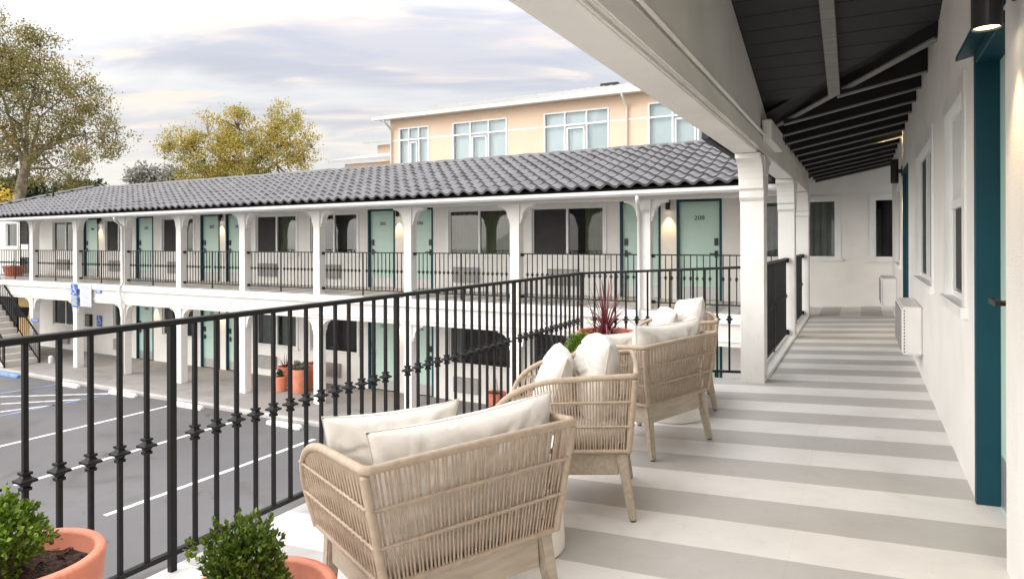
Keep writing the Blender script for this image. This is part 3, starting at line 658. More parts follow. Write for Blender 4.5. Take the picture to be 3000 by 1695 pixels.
# base stucco lip
window(near, WA[0], WA[1], -.335, .745, fnX, ((0., 1.),), 'curtain', div=(), sash=True, seed=5, trim=.09, cd=.075, proud=.010, sillout=.03, cz=(.5, 1.), screen=((.05, .95, .04, .48),))
window(near, WBn[0], WBn[1], -.335, .745, fnX, ((.75, 1.),), 'curtain_g', seed=6, trim=.09, cd=.075, proud=.010, sillout=.03, screen=((.03, .48, .03, .97), (.52, .97, .03, .97)))
window(near, WC[0], WC[1], -.335, .745, fnX, ((.5, 1.),), 'curtain_g', seed=8, trim=.09, cd=.075, proud=.010, sillout=.03, screen=((.03, .48, .03, .97), (.52, .97, .03, .97)))
door(near, D2[0], D2[1], -1.19, .84, fnX, None, True)
# nearest door: deep teal frame with a projecting drip cap
d = MB(); d.box(XW + .085, XW + .13, DN[0] + .05, DN[1] - .05, -1.185, .80); dr = d.build('door', M['mint'], near)
f = MB(); f.box(XW - .006, XW + .19, DN[1] - .05, DN[1] - .001, -1.20, .84); f.box(XW + .03, XW + .19, DN[0] + .001, DN[0] + .05, -1.20, .84); f.box(XW - .006, XW + .19, DN[0] + .05, DN[1] - .05, .79, .839)
f.build('door_frame', M['teal'], dr, bevel=.003)
f = MB(); f.hexa([(XW - .07, DN[0] - .02, .825), (XW - .001, DN[0] - .02, .842), (XW - .001, DN[1] + .04, .842), (XW - .07, DN[1] + .04, .825)], [(XW - .07, DN[0] - .02, .845), (XW - .001, DN[0] - .02, .905), (XW - .001, DN[1] + .04, .905), (XW - .07, DN[1] + .04, .845)]); f.build('drip_cap', M['teal'], dr)
f = MB(); f.box(XW + .06, XW + .085, DN[0] + .09, DN[0] + .15, -.46, -.02); f.build('lock_plate', M['steel'], dr)
f = MB(); f.tube([(XW + .085, DN[0] + .12, -.24), (XW - .005, DN[0] + .12, -.24)], .011, 10); f.box(XW - .018, XW + .004, DN[0] + .105, DN[0] + .245, -.252, -.228); f.build('door_handle', M['lamp'], dr, bevel=.003)
f = MB(); f.box(XW + .0835, XW + .085, DN[0] + .06, DN[1] - .06, -1.17, -.95); f.build('kick_plate', M['steel'], dr)
# beam, gable panel, conduit, block
BX0, BX1 = -.955, -.755
m = MB(); m.box(BX0, BX1, -2.5, 11.97, .77, .90); m.box(BX0 - .018, BX1 - .02, -2.5, 6.1, .745, .7695); m.build('beam', M['beam'], near, bevel=.008, seg=2)
zp = lambda y: 1.145 + .2555 * (6.4 - y)
m = MB(); m.prism([(-2.5, .902), (6.62, .902), (6.62, 1.09), (-2.5, zp(-2.5))], lambda u, w_, t: (t, u, w_), BX0 + .02, BX1 - .012); m.build('gable_panel', M['beam'], near)
m = MB(); m.tube([(BX1 + .012, -2.4, .915), (BX1 + .012, 2, .915), (BX1 + .014, 6.0, .912), (BX1 + .03, 6.22, .90)], .013, 8); m.build('conduit', M['beam'], near, smooth=True)
m = MB(); m.box(BX1 + .001, BX1 + .078, 6.05, 6.95, .86, 1.04); m.build('beam_block', M['beam'], near, bevel=.008)
m = MB(); m.box(BX0 + .02, BX1 - .012, 6.63, 11.9, .902, 1.11); m.build('upper_beam', M['beam'], near)
for y in (6.27, 9.30, 11.85):
    pillar_mb(-.855, y, fz(-.855) - .01, .745 if y < 7 else .768, 'y', .2, .26, bt=1.035).build('pillar', M['pillar'], near, bevel=.004)
# corridor ceiling
zc = lambda x: 1.15 + .28 * (x + .75)
zr = lambda x: 1.15 + .2066 * (x + .75)
vy = lambda x: 6.36 - (x + .75) * .965
m = MB(); m.poly([(-1.28, 6.36, zc(-1.28)), (-.75, vy(-.75), zc(-.75)), (XW + .02, vy(XW + .02), zc(XW + .02)), (XW + .02, YW + .02, zc(XW + .02)), (-1.28, 11.3, zc(-1.28))]); m.build('corridor_ceiling', M['board_black'], near, fix=False)
for i in range(13):
    y = 6.03 + .605 * i
    x0 = -.74
    if y < 6.75: x0 = -.81 + (6.86 - y) / 1.3
    mb = MB(); mb.hexa([(x0, y - .021, zr(x0) - .092), (XW - .001, y - .021, zr(XW) - .092), (XW - .001, y + .021, zr(XW) - .092), (x0, y + .021, zr(x0) - .092)], [(x0, y - .021, zc(x0) - .002), (XW - .001, y - .021, zc(XW) - .002), (XW - .001, y + .021, zc(XW) - .002), (x0, y + .021, zc(x0) - .002)]); rf_ = mb.build('rafter', M['board_black'], near)
    mb = MB(); mb.bar((x0, y, zr(x0) - .100), (XW - .001, y, zr(XW) - .100), .046, .014); mb.build('lit_underside', M['rafter'], rf_)  # grey strip added to paint floor bounce onto the rafter underside
m = MB(); A_, B_ = (-.75, 6.82), (XW - .002, 5.25)
m.hexa([(A_[0], A_[1], 1.10), (B_[0], B_[1], 1.365), (B_[0], B_[1] + .06, 1.365), (A_[0], A_[1] + .08, 1.10)], [(A_[0], vy(-.75), 1.16), (B_[0], vy(XW), 1.52), (B_[0], B_[1] + .06, 1.52), (A_[0], A_[1] + .08, 1.17)]); vb = m.build('valley_beam', M['board_black'], near)
m = MB(); m.bar((A_[0], A_[1] + .035, 1.092), (B_[0], B_[1] + .03, 1.357), .062, .014); m.build('lit_underside', M['rafter'], vb)  # same added strip: lit underside of the valley beam put into colour
m = MB(); bd = .19
y = -2.4
while y < 6.3:
    y1 = y + bd - .008
    def xr(yy): return min(XW, -.75 + max(0., (6.36 - yy)) / .965)
    xe0, xe1 = xr(y), xr(y1)
    xl = -.762
    if xe1 > xl + .05: m.hexa([(xl, y, zp(y)), (xe0, y, zp(y)), (xe1, y1, zp(y1)), (xl, y1, zp(y1))], [(xl, y, zp(y) + .02), (xe0, y, zp(y) + .02), (xe1, y1, zp(y1) + .02), (xl, y1, zp(y1) + .02)])
    y += bd
m.build('ceiling_boards', M['board'], near)
m = MB(); m.poly([(-.95, -2.5, zp(-2.5) + .025), (XW + .25, -2.5, zp(-2.5) + .025), (XW + .25, vy(XW), zp(vy(XW)) + .025), (-.75, 6.4, zp(6.4) + .025), (-.95, 6.4, zp(6.4) + .025)]); m.build('roof_deck', M['board_black'], near, fix=False)
m = MB(); m.bar((-.19, vy(-.19) + .12, zp(vy(-.19) + .12) - .05), (-.19, -2.4, zp(-2.4) - .05), .085, .10); m.build('ceiling_rafter', M['rafter'], near)
# roof over the corridor with its own tiled eave
SN = .2066; c2 = 1 / sqrt(1 + SN * SN); s2 = SN * c2
def fr2(u, s, h): return (-1.34 + s * c2 - h * s2, 6.32 + u, 1.075 + s * s2 + h * c2)
tiles(fr2, 5.1, 6, .356, seed=4).build('tile_roof', M['tile'], near, fix=False)
m = MB(); m.box(-1.33, -1.27, 6.34, 11.0, .955, 1.05); m.build('fascia_board', M['board'], near)
m = MB(); m.quad((-1.3, 6.33, 1.062), (1.4, 6.33, 1.62), (1.4, YW + .5, 1.62), (-1.3, YW + .5, 1.062)); m.quad((XW - .0, -2.5, 3.4), (1.6, -2.5, 3.4), (1.6, 6.3, 1.75), (XW, 6.3, 1.75)); m.build('roof_underlay', M['board_black'], near, fix=False)
# air conditioners of the corridor
for y0, prot in ((6.55, .155), (11.15, .20)):
    mb = MB(); mb.box(XW - prot, XW - .001, y0, y0 + 1.07, -.985, -.575); ac = mb.build('air_conditioner', M['ac'], near, bevel=.012, seg=2)
    mb = MB()
    for q in range(14): mb.box(XW - prot + .014, XW - prot + .022, y0 - .004, y0 + .002, -.965 + q * .027, -.953 + q * .027)
    mb.build('side_grille', M['numblack'], ac)
    mb = MB(); mb.box(XW - prot - .008, XW - prot - .001, y0 + .05, y0 + 1.03, -.95, -.61); mb.build('front_grille', M['acg'], ac)

# ------------------------------------------------------------------ wall lamps
def make_lamp(name='wall_lamp', up=False):
    root = empty(name, (0, 0, 0))
    mb = MB(); prof = [(.041, -.15), (.0445, -.15), (.0445, .15), (.041, .15), (.041, .12), (.0, .12)]
    mb.lathe([(.036, -.12), (.041, -.15), (.0445, -.148), (.0445, .148), (.041, .15), (.036, .12)], 0, -.085, 28); mb.build('shade', M['lamp'], root, smooth=False, local=True)
    mb = MB(); mb.box(-.035, .035, -.012, 0, -.06, .06); mb.box(-.018, .018, -.05, -.012, -.025, .025); mb.build('bracket', M['lamp'], root, local=True)
    mb = MB(); mb.lathe([(.0005, -.1425), (.038, -.1425), (.038, -.138)], 0, -.085, 24); mb.build('bulb', M['bulb'], root, local=True)
    if up:
        mb = MB(); mb.lathe([(.038, .138), (.038, .1425), (.0005, .1425)], 0, -.085, 24); mb.build('bulb', M['bulb'], root, local=True)
    for s in ((-1, 1) if up else (-1,)):
        li = bpy.data.lights.new('lamp_glow', 'SPOT'); li.energy = 30.; li.color = (1., .70, .36); li.spot_size = radians(78); li.spot_blend = .7; li.shadow_soft_size = .02
        lo = bpy.data.objects.new('lamp_glow', li); COL.objects.link(lo); lo.parent = root; lo.location = (0, -.085, s * .155)
        lo.rotation_euler = (radians(-9), 0, 0) if s < 0 else (radians(180 + 9), 0, 0)
    return root
lp = make_lamp()
lamp_spots = [(-23.33, .78, 'black cylinder wall lamp lit beside door 201'), (-17.12, .78, 'black cylinder wall lamp lit between doors 203 and 204'), (-10.43, .78, 'black cylinder wall lamp lit between doors 205 and 206'), (-3.51, .78, 'black cylinder wall lamp lit between doors 207 and 208'),
              (-20.27, -1.88, 'black wall lamp lit beside ground floor door 102'), (-17.09, -1.88, 'black wall lamp lit between ground floor doors 103 and 104'), (-10.43, -1.88, 'black wall lamp lit between ground floor doors 105 and 106')]
for i, (x, z, lab) in enumerate(lamp_spots):
    o = lp if i == 0 else copy_tree(lp)
    o.location = (x, YW - .001, z); tag(o, lab, 'wall lamp', 'lit wall lamps of the far wing')
nl = make_lamp('wall_lamp', True)
for c_ in nl.children:
    if c_.type == 'LIGHT': c_.data.energy = 19.
nl.rotation_euler = (0, 0, -pi / 2); nl.location = (XW - .001, 2.70, .855)
tag(nl, 'large black cylinder wall lamp in the upper right corner beside the teal door', 'wall lamp', 'wall lamps of the near corridor')
n2 = copy_tree(nl); n2.location = (XW - .001, 9.62, .86); tag(n2, 'black cylinder wall lamp far down the corridor lighting the rafters', 'wall lamp', 'wall lamps of the near corridor')

# ------------------------------------------------------------------ signs
def sign(x0, x1, z0, z1, y, m, nm, label, cat='sign'):
    r = empty(nm, ((x0 + x1) / 2, y, z0), label=label, cat=cat)
    mb = MB(); mb.box(x0, x1, y - .012, y, z0, z1); mb.build('panel', m, r, bevel=.004); return r
def isa(root, cx, cz, s, y):
    mb = MB(); T = lambda x, z: (cx + x * s, y - .0135, cz + z * s)
    def disc(x, z, r, n=16): mb.poly([T(x + r * cos(2 * pi * k / n), z + r * sin(2 * pi * k / n)) for k in range(n)])
    def strk(p, w_):
        for (a, b), (c, d_) in zip(p, p[1:]):
            l = math.hypot(c - a, d_ - b); nx, nz = -(d_ - b) / l * w_, (c - a) / l * w_
            mb.poly([T(a - nx, b - nz), T(c - nx, d_ - nz), T(c + nx, d_ + nz), T(a + nx, b + nz)])
    disc(-.08, .40, .085); strk([(-.08, .30), (-.05, -.02), (.20, -.02), (.30, -.32), (.38, -.28)], .045); strk([(-.07, .15), (.16, .15)], .04)
    strk([(-.12 + .27 * cos(a), -.16 + .27 * sin(a)) for a in [radians(t) for t in range(120, 340, 18)]], .035)
    mb.build('symbol', M['signwhite'], root, fix=False)
SY = 11.585
s = sign(-21.50, -21.17, -1.62, -1.28, SY, M['signblue'], 'accessible_parking_sign', 'blue wheelchair symbol sign on the fascia, upper of two beside the white notice'); isa(s, -21.335, -1.45, .30, SY)
s = sign(-21.46, -21.12, -1.99, -1.64, SY, M['signblue'], 'parking_sign', 'blue sign with small white lettering below the wheelchair symbol')
mb = MB()
for k_ in range(5): mb.box(-21.42, -21.16 - .03 * (k_ % 2), SY - .0145, SY - .0125, -1.93 + .06 * k_, -1.905 + .06 * k_)
mb.build('lettering', M['signwhite'], s)
s = sign(-20.98, -20.42, -1.95, -1.29, SY, M['signwhite'], 'notice_sign', 'white notice sign full of small text on the balcony fascia')
mb = MB()
for k_ in range(11):
    if k_ in (3, 7): continue
    mb.box(-20.92, -20.48 - .05 * ((k_ * 7) % 3), SY - .0145, SY - .0125, -1.90 + .053 * k_, -1.878 + .053 * k_)
mb.build('lettering', M['signink'], s)
s = sign(-20.30, -20.02, -1.53, -1.40, SY + .06, M['signblue'], 'small_blue_sign', 'small blue sign right of the white notice on the fascia')
mb = MB(); mb.box(-20.26, -20.06, SY + .0455, SY + .0475, -1.475, -1.455); mb.box(-20.24, -20.08, SY + .0455, SY + .0475, -1.51, -1.495); mb.box(-20.24, -20.08, SY + .0455, SY + .0475, -1.435, -1.42); mb.build('lettering', M['signwhite'], s)
s = sign(-23.95, -23.50, -2.58, -2.49, 11.68, M['signblue'], 'pillar_sign', 'small blue lettered sign on the lower pillar beside the stairs')
mb = MB(); mb.box(-23.9, -23.55, 11.665, 11.667, -2.545, -2.525); mb.build('lettering', M['signwhite'], s)
s = sign(-23.55, -23.24, -2.93, -2.55, YW - .01, M['signblue'], 'accessible_room_sign', 'blue wheelchair sign on the ground floor wall beside the black box'); isa(s, -23.395, -2.73, .30, YW - .01)
eb = empty('extinguisher_cabinet', (-23.97, YW, -2.9), label='black framed extinguisher cabinet on the ground floor wall', cat='cabinet')
mb = MB(); mb.box(-24.12, -23.82, YW - .10, YW - .002, -2.94, -2.53); mb.build('case', M['lamp'], eb, bevel=.006)
mb = MB(); mb.box(-24.08, -23.86, YW - .104, YW - .101, -2.90, -2.57); mb.build('window_pane', M['leaf_grey'], eb)
sg = empty('wall_plate', (-2.31, YW, .2), label='small white plate on the wall right of door 208', cat='plate')
mb = MB(); mb.box(-2.36, -2.26, YW - .014, YW - .001, .185, .225); mb.build('panel', M['trim'], sg)

# ------------------------------------------------------------------ plants and pots
def leaf_quad(mb, c, d, up, L, W, fold=.3):
    d = d.normalized(); r = d.cross(up)
    if r.length < 1e-3: r = d.cross(Vector((1, 0, 0)))
    r.normalize(); n = r.cross(d)
    a = c; b = c + d * L; m1 = c + d * (L * .5) + r * W + n * (fold * W); m2 = c + d * (L * .5) - r * W + n * (fold * W)
    i = [mb.p(*q) for q in (a, m1, b, m2)]
    mb.f.append((i[0], i[1], i[2])); mb.f.append((i[0], i[2], i[3]))

def shrub_mb(c, R, n, L, W, seed, squash=1.):
    rr = random.Random(seed); mb = MB(); c = Vector(c)
    bumps = [(Vector((rr.gauss(0, 1), rr.gauss(0, 1), rr.gauss(0, 1))).normalized(), rr.uniform(-.15, .22)) for _ in range(26)]
    tips = []
    for _ in range(n // 9):
        d = Vector((rr.gauss(0, 1), rr.gauss(0, 1), rr.gauss(0, 1) + .15)).normalized()
        q = 1.0
        for bd_, bh in bumps: q += bh * max(0, d.dot(bd_) - .8) * 5
        tips.append((d, q * rr.uniform(.62, 1.04) if rr.random() < .85 else q * rr.uniform(.98, 1.27)))
    for d, q in tips:
        for k_ in range(9):
            t = q - .035 * k_ * rr.uniform(.5, 1.2)
            p = c + Vector((d.x, d.y, d.z * squash)) * (R * t) + Vector((rr.gauss(0, 1), rr.gauss(0, 1), rr.gauss(0, 1))) * (R * .03)
            ld = (d * .7 + Vector((0, 0, .55)) + Vector((rr.gauss(0, 1), rr.gauss(0, 1), rr.gauss(0, 1))) * .55)
            leaf_quad(mb, p, ld, Vector((rr.gauss(0, 1), rr.gauss(0, 1), rr.gauss(0, 1))), L * rr.uniform(.7, 1.2), W * rr.uniform(.8, 1.2))
    return mb
def twig_core(c, R, seed):
    rr = random.Random(seed); mb = MB(); c = Vector(c); base = c - Vector((0, 0, R * 1.15))
    for _ in range(26):
        d = Vector((rr.gauss(0, 1), rr.gauss(0, 1), rr.gauss(.2, .8))).normalized()
        e = c + d * R * .85; mb.tube([base, base.lerp(e, .5) + Vector((0, 0, -R * .1)), e], .004, 5, radii=[.006, .004, .002])
    return mb
def pot(name, cx, cy, zb, r, h, label, cat, m='terracotta', rim=.032, taper=.78, soil_d=.06, group=None):
    root = empty(name, (cx, cy, zb), label=label, cat=cat, group=group)
    prof = [(r * taper * .97, zb), (r * taper, zb + .01), (r * (taper + .13), zb + h * .55), (r * .99, zb + h - .03), (r, zb + h - .012), (r - .006, zb + h - .001), (r - rim + .006, zb + h), (r - rim, zb + h - .01), (r - rim - .004, zb + h - soil_d - .03)]
    mb = MB(); mb.lathe(prof, cx, cy, 56); mb.build('pot', M[m], root, smooth=True)
    rr = random.Random(int(r * 1000)); mb = MB(); zs = zb + h - soil_d; R = r - rim - .002
    def sf(i, j):
        a = 2 * pi * i; q = R * j; x = cx + q * cos(a); y = cy + q * sin(a)
        return (x, y, zs + .012 * mnoise.noise(Vector((x * 45, y * 45, 0))) + .008 * mnoise.noise(Vector((x * 110, y * 110, 3))))
    mb.grid(sf, 48, 14)
    for _ in range(90 if r > .15 else 30):       # bark chips
        a = rr.random() * 6.28; q = R * sqrt(rr.random()) * .95; p = Vector((cx + q * cos(a), cy + q * sin(a), zs + .008))
        leaf_quad(mb, p, Vector((rr.gauss(0, 1), rr.gauss(0, 1), rr.gauss(0, .3))), Vector((rr.gauss(0, 1), rr.gauss(0, 1), 2)), rr.uniform(.015, .04), rr.uniform(.003, .008))
    mb.build('soil', M['soil'], root, smooth=False, fix=False)
    return root

def blades_mb(c, n, L, W, seed, lean=.8, az=None, droop=1.0):
    rr = random.Random(seed); mb = MB(); c = Vector(c)
    for _ in range(n):
        a = rr.random() * 6.283 if az is None else rr.gauss(az, .7); ln = L * rr.uniform(.55, 1.1); tilt = rr.uniform(.05, lean); w_ = W * rr.uniform(.6, 1.1)
        out = Vector((cos(a), sin(a), 0)); side = Vector((-sin(a), cos(a), 0)); p = c + out * rr.uniform(0, .03) + side * rr.gauss(0, .015)
        ang = tilt; pv = []; st = 9
        for k_ in range(st + 1):
            t = k_ / st; ww = w_ * (1 - t ** 2.2) * (.6 + .4 * min(1, t * 4)) + .0006
            pv.append((mb.p(*(p - side * ww)), mb.p(*(p + out * (-ww * .25))), mb.p(*(p + side * ww))))
            p = p + (out * sin(ang) + Vector((0, 0, cos(ang)))) * (ln / st); ang += droop * tilt * .32 * rr.uniform(.6, 1.3)
        for A, B in zip(pv, pv[1:]):
            mb.f += [(A[0], A[1], B[1], B[0]), (A[1], A[2], B[2], B[1])]
    return mb

z1 = fz(-2.1)
p1 = pot('potted_boxwood', -2.155, 1.03, z1, .205, .425, 'round terracotta pot with bright green boxwood in the lower left corner', 'potted plant', group='boxwood pots on the terrace')
twig_core((-2.20, .985, z1 + .485), .11, 3).build('stems', M['bark2'], p1)
shrub_mb((-2.20, .985, z1 + .485), .112, 4200, .017, .0062, 11).build('foliage', M['leaf_box'], p1, fix=False)
z2 = fz(-1.42)
p2 = pot('potted_boxwood', -1.42, 1.235, z2, .205, .37, 'terracotta pot with dark olive boxwood between the railing and the nearest chair', 'potted plant', group='boxwood pots on the terrace')
twig_core((-1.462, 1.22, z2 + .43), .085, 4).build('stems', M['bark2'], p2)
shrub_mb((-1.462, 1.22, z2 + .42), .092, 4000, .019, .0060, 12, 1.38).build('foliage', M['leaf_boxd'], p2, fix=False)
z3 = fz(-2.1)
p3 = pot('potted_cordyline', -2.06, 5.72, z3, .265, .515, 'wide terracotta bowl with a spiky burgundy cordyline at the terrace corner', 'potted plant', 'terra_dark', .025, .72, .05)
blades_mb((-2.06, 5.72, z3 + .46), 85, .50, .0085, 21, 1.0, None, 1.9).build('blades', M['burgundy'], p3, fix=False)
blades_mb((-2.06, 5.72, z3 + .46), 12, .56, .008, 23, .32, None, .6).build('tall_blades', M['burgundy'], p3, fix=False)
blades_mb((-2.10, 5.60, z3 + .44), 16, .62, .006, 22, .9, 3.6, 1.5).build('drooping_blades', M['darkblade'], p3, fix=False)
p4 = pot('potted_boxwood', -2.14, 5.17, z3, .195, .37, 'terracotta pot with a small round green boxwood beside the burgundy plant', 'potted plant', group='boxwood pots on the terrace')
twig_core((-2.10, 5.2, z3 + .445), .1, 5).build('stems', M['bark2'], p4)
shrub_mb((-2.10, 5.2, z3 + .445), .115, 2200, .022, .006, 14).build('foliage', M['leaf_box'], p4, fix=False)
blades_mb((-2.25, 5.1, z3 + .33), 12, .45, .005, 25, .9, 3.7, 1.6).build('grass', M['darkblade'], p4, fix=False)
# lower walkway pots
q1 = pot('potted_cordyline', -13.72, 12.85, LZ, .22, .52, 'terracotta pot with dark red spiky leaves on the lower walkway, behind a smaller pot', 'potted plant', group='terracotta pots on the lower walkway')
blades_mb((-13.72, 12.85, LZ + .46), 26, .40, .012, 31, .7).build('blades', M['burgundy'], q1, fix=False)
q2 = pot('potted_herb', -13.32, 12.3, LZ, .155, .38, 'small terracotta pot in front of the red spiky plant on the lower walkway', 'potted plant', group='terracotta pots on the lower walkway', taper=.85)
shrub_mb((-13.33, 12.3, LZ + .42), .10, 700, .035, .012, 33).build('foliage', M['leaf_dark'], q2, fix=False)
q3 = pot('potted_succulent', -12.74, 12.42, LZ, .225, .60, 'tall terracotta pot with a mounded green succulent on the lower walkway', 'potted plant', group='terracotta pots on the lower walkway', taper=.85)
shrub_mb((-12.77, 12.42, LZ + .63), .165, 1000, .05, .018, 34, .8).build('foliage', M['leaf_grey'], q3, fix=False)
q3b = pot('empty_pot', -12.80, 12.95, LZ, .25, .66, 'terracotta pot half hidden behind the tall succulent pot', 'pot', group='terracotta pots on the lower walkway')
q4 = pot('potted_grass', -7.33, 13.05, LZ, .23, .44, 'terracotta pot with thin bare stems under the dark ground floor windows', 'potted plant', 'terra_dark', group='terracotta pots on the lower walkway')
blades_mb((-7.33, 13.05, LZ + .40), 16, .4, .006, 35, .7).build('blades', M['darkblade'], q4, fix=False)
q5 = pot('potted_herb', -6.72, 13.1, LZ, .16, .42, 'small terracotta pot with yellow green leaves right of the bare stemmed pot', 'potted plant', group='terracotta pots on the lower walkway')
shrub_mb((-6.72, 13.1, LZ + .52), .13, 400, .04, .014, 36).build('foliage', M['leaf_box'], q5, fix=False)
q6 = pot('potted_herb', -27.0, 12.6, -1.25, .34, .40, 'wide terracotta bowl on the far upper balcony by the gate', 'potted plant', 'terra_dark', taper=.72)
blades_mb((-27.0, 12.6, -.90), 14, .34, .01, 37, .8).build('foliage', M['darkblade'], q6, fix=False)

# ------------------------------------------------------------------ rope chairs
def arm_z(y):
    if y < .22: return .665 - .008 * (y / .22)
    t = min(1., (y - .22) / .40); return .44 + .217 * max(0., 1 - t ** 2.3) ** .5
def xs(z): return .302 + (z - .31) / .355 * .064
def make_chair():
    root = empty('rope_armchair', (0, 0, 0))
    ZB, ZT = .315, .665; BY = lambda z: -(z - ZB) / .35 * .05      # back leans out
    # wooden base
    for sx in (-1, 1):
        for (y0, y1) in ((.035, .0), (.525, .56)):
            mb = MB(); a, b = .026, .017; x0, x1 = sx * .268, sx * .291
            mb.hexa([(x1 - b, y1 - b, .006), (x1 + b, y1 - b, .006), (x1 + b, y1 + b, .006), (x1 - b, y1 + b, .006)], [(x0 - a, y0 - a, .308), (x0 + a, y0 - a, .308), (x0 + a, y0 + a, .308), (x0 - a, y0 + a, .308)])
            lg = mb.build('leg', M['teak'], root, bevel=.006, seg=2, local=True)
            mb = MB(); mb.lathe([(.012, 0), (.014, .002), (.014, .006)], x1, y1, 12); mb.build('foot', M['lamp'], lg, local=True)
    mb = MB(); mb.box(-.245, .245, .02, .045, .205, .308); mb.box(-.245, .245, .515, .54, .205, .308); mb.box(-.282, -.257, .05, .51, .205, .308); mb.box(.257, .282, .05, .51, .205, .308)
    mb.build('apron', M['teak'], root, bevel=.004, local=True)
    # rope-wrapped frame
    path = []
    for k_ in range(9): path.append((-xs(.31 + .13 * k_ / 8), .592 + .028 * (k_ / 8), .315 + .125 * k_ / 8))
    ys = [.6195, .617, .610, .598, .58, .55, .51, .46, .40, .34, .28, .22, .1, .02, -.035]
    for y in ys: path.append((-xs(arm_z(y)), y, arm_z(y)))
    left = path; right = [(-x, y, z) for x, y, z in reversed(path)]
    back = [(-.355 + .71 * k_ / 14, -.052 - .006 * sin(pi * k_ / 14), .665 + .004 * sin(pi * k_ / 14)) for k_ in range(15)]
    full = left + back + right
    def resample(pts, st):
        out = []; pts = [Vector(q) for q in pts]
        for a, b in zip(pts, pts[1:]):
            n = max(1, round((b - a).length / st)); out += [a.lerp(b, j / n) for j in range(n)]
        return out + [pts[-1]]
    def wrapped(pts, r, name):
        rp = resample(pts, .0034); rad = [r + (.0011 if (i // 1) % 2 else -.0007) for i in range(len(rp))]
        mb = MB(); mb.tube(rp, r, 9, radii=rad); return mb.build(name, M['rope'], root, smooth=True, local=True)
    wrapped(full, .0132, 'top_rail')
    for sx in (-1, 1): wrapped([(sx * .302, .0, .312), (sx * .328, -.02, .46), (sx * .363, -.045, .65)], .0132, 'corner_post')
    wrapped([(-.30, .592, .318), (-.302, .3, .318), (-.302, .0, .318), (.302, .0, .318), (.302, .3, .318), (.30, .592, .318)], .010, 'bottom_rail')
    # rope infill
    rr = random.Random(3)
    mb = MB(); n = 46
    for i in range(n):
        t = (i + .5) / n; xb = -.285 + .57 * t; xt = -.345 + .690 * t; jit = rr.uniform(-.0012, .0012); lean = .0022 * (1 if i % 2 else -1)
        pts = []
        for k_ in range(7):
            s = k_ / 6; z = .309 + (.660 - .309) * s
            pts.append((xb + (xt - xb) * s + jit + lean * (1 - 2 * s) * .5, BY(z) + .0018 * (1 if (i + (k_ // 2)) % 2 else -1) * (0 if k_ in (0, 6) else 1), z))
        mb.tube(pts, .0035, 6, cap=False)
    for zz in (.435, .548):
        for dy in (-.0095, -.0015):
            w_ = .300 + (zz - .31) * .18
            mb.tube([(-w_ + 2 * w_ * k_ / 40, BY(zz) + dy + .002 * (1 if k_ % 2 else -1), zz + (.003 if dy < -.005 else -.003)) for k_ in range(41)], .0050, 6, cap=False)
    mb.build('back_weave', M['rope'], root, smooth=True, local=True)
    for sx in (-1, 1):
        mb = MB(); n = 46
        for i in range(n):
            t = (i + .5) / n; yb = .005 + .572 * t; yt = -.035 + .645 * t; zt_ = arm_z(yt) - .008; lean = .0022 * (1 if i % 2 else -1)
            pts = []
            for k_ in range(7):
                s = k_ / 6; z = .309 + (zt_ - .309) * s
                pts.append((sx * (xs(z) + .0016 * (1 if (i + (k_ // 2)) % 2 else -1) * (0 if k_ in (0, 6) else 1)), yb + (yt - yb) * s + lean * (1 - 2 * s) * .5, z))
            mb.tube(pts, .0035, 6, cap=False)
        for zz in (.435, .548):
            ye = .612 if zz < .5 else .590
            for dy in (.0015, .0095):
                mb.tube([(sx * (xs(zz) + dy + .002 * (1 if k_ % 2 else -1)), -.02 + (ye + .02) * k_ / 36, zz + (.003 if dy > .005 else -.003)) for k_ in range(37)], .0050, 6, cap=False)
        mb.build('arm_weave', M['rope'], root, smooth=True, local=True)
    mb = MB(); mb.box(-.292, .292, .006, .58, .300, .3145); mb.build('seat_deck', M['teak'], root, local=True)
    mb = MB(); mb.box(-.285, .285, .015, .575, .315, .425); mb.build('seat_cushion', M['seat'], root, bevel=.03, seg=3, smooth=True, local=True)
    return root
ch = make_chair()
# base centre of the back, facing direction
CH = [((-1.017, 1.725), (-.885, .465), 'rope armchair with beige woven back nearest the camera'), ((-1.01, 3.165), (-.945, -.327), 'second rope armchair from the camera, its open side weave facing us'),
      ((-.965, 4.03), (-.93, .367), 'third rope armchair from the camera, close woven back with two lumbar pillows'), ((-1.05, 5.36), (-.962, -.272), 'farthest rope armchair, mostly hidden, by the end railing')]
chairs = []
tiltY = atan(FS)
for i, ((x, y), fdir, lab) in enumerate(CH):
    o = ch if i == 0 else copy_tree(ch)
    ang = math.atan2(-fdir[0], fdir[1])
    R = Matrix.Rotation(-tiltY, 4, 'Y') @ Matrix.Rotation(ang, 4, 'Z')
    o.rotation_euler = R.to_euler(); o.location = (x, y, fz(x))
    tag(o, lab, 'armchair', 'rope armchairs on the terrace'); chairs.append((Matrix.Translation((x, y, fz(x))) @ R))

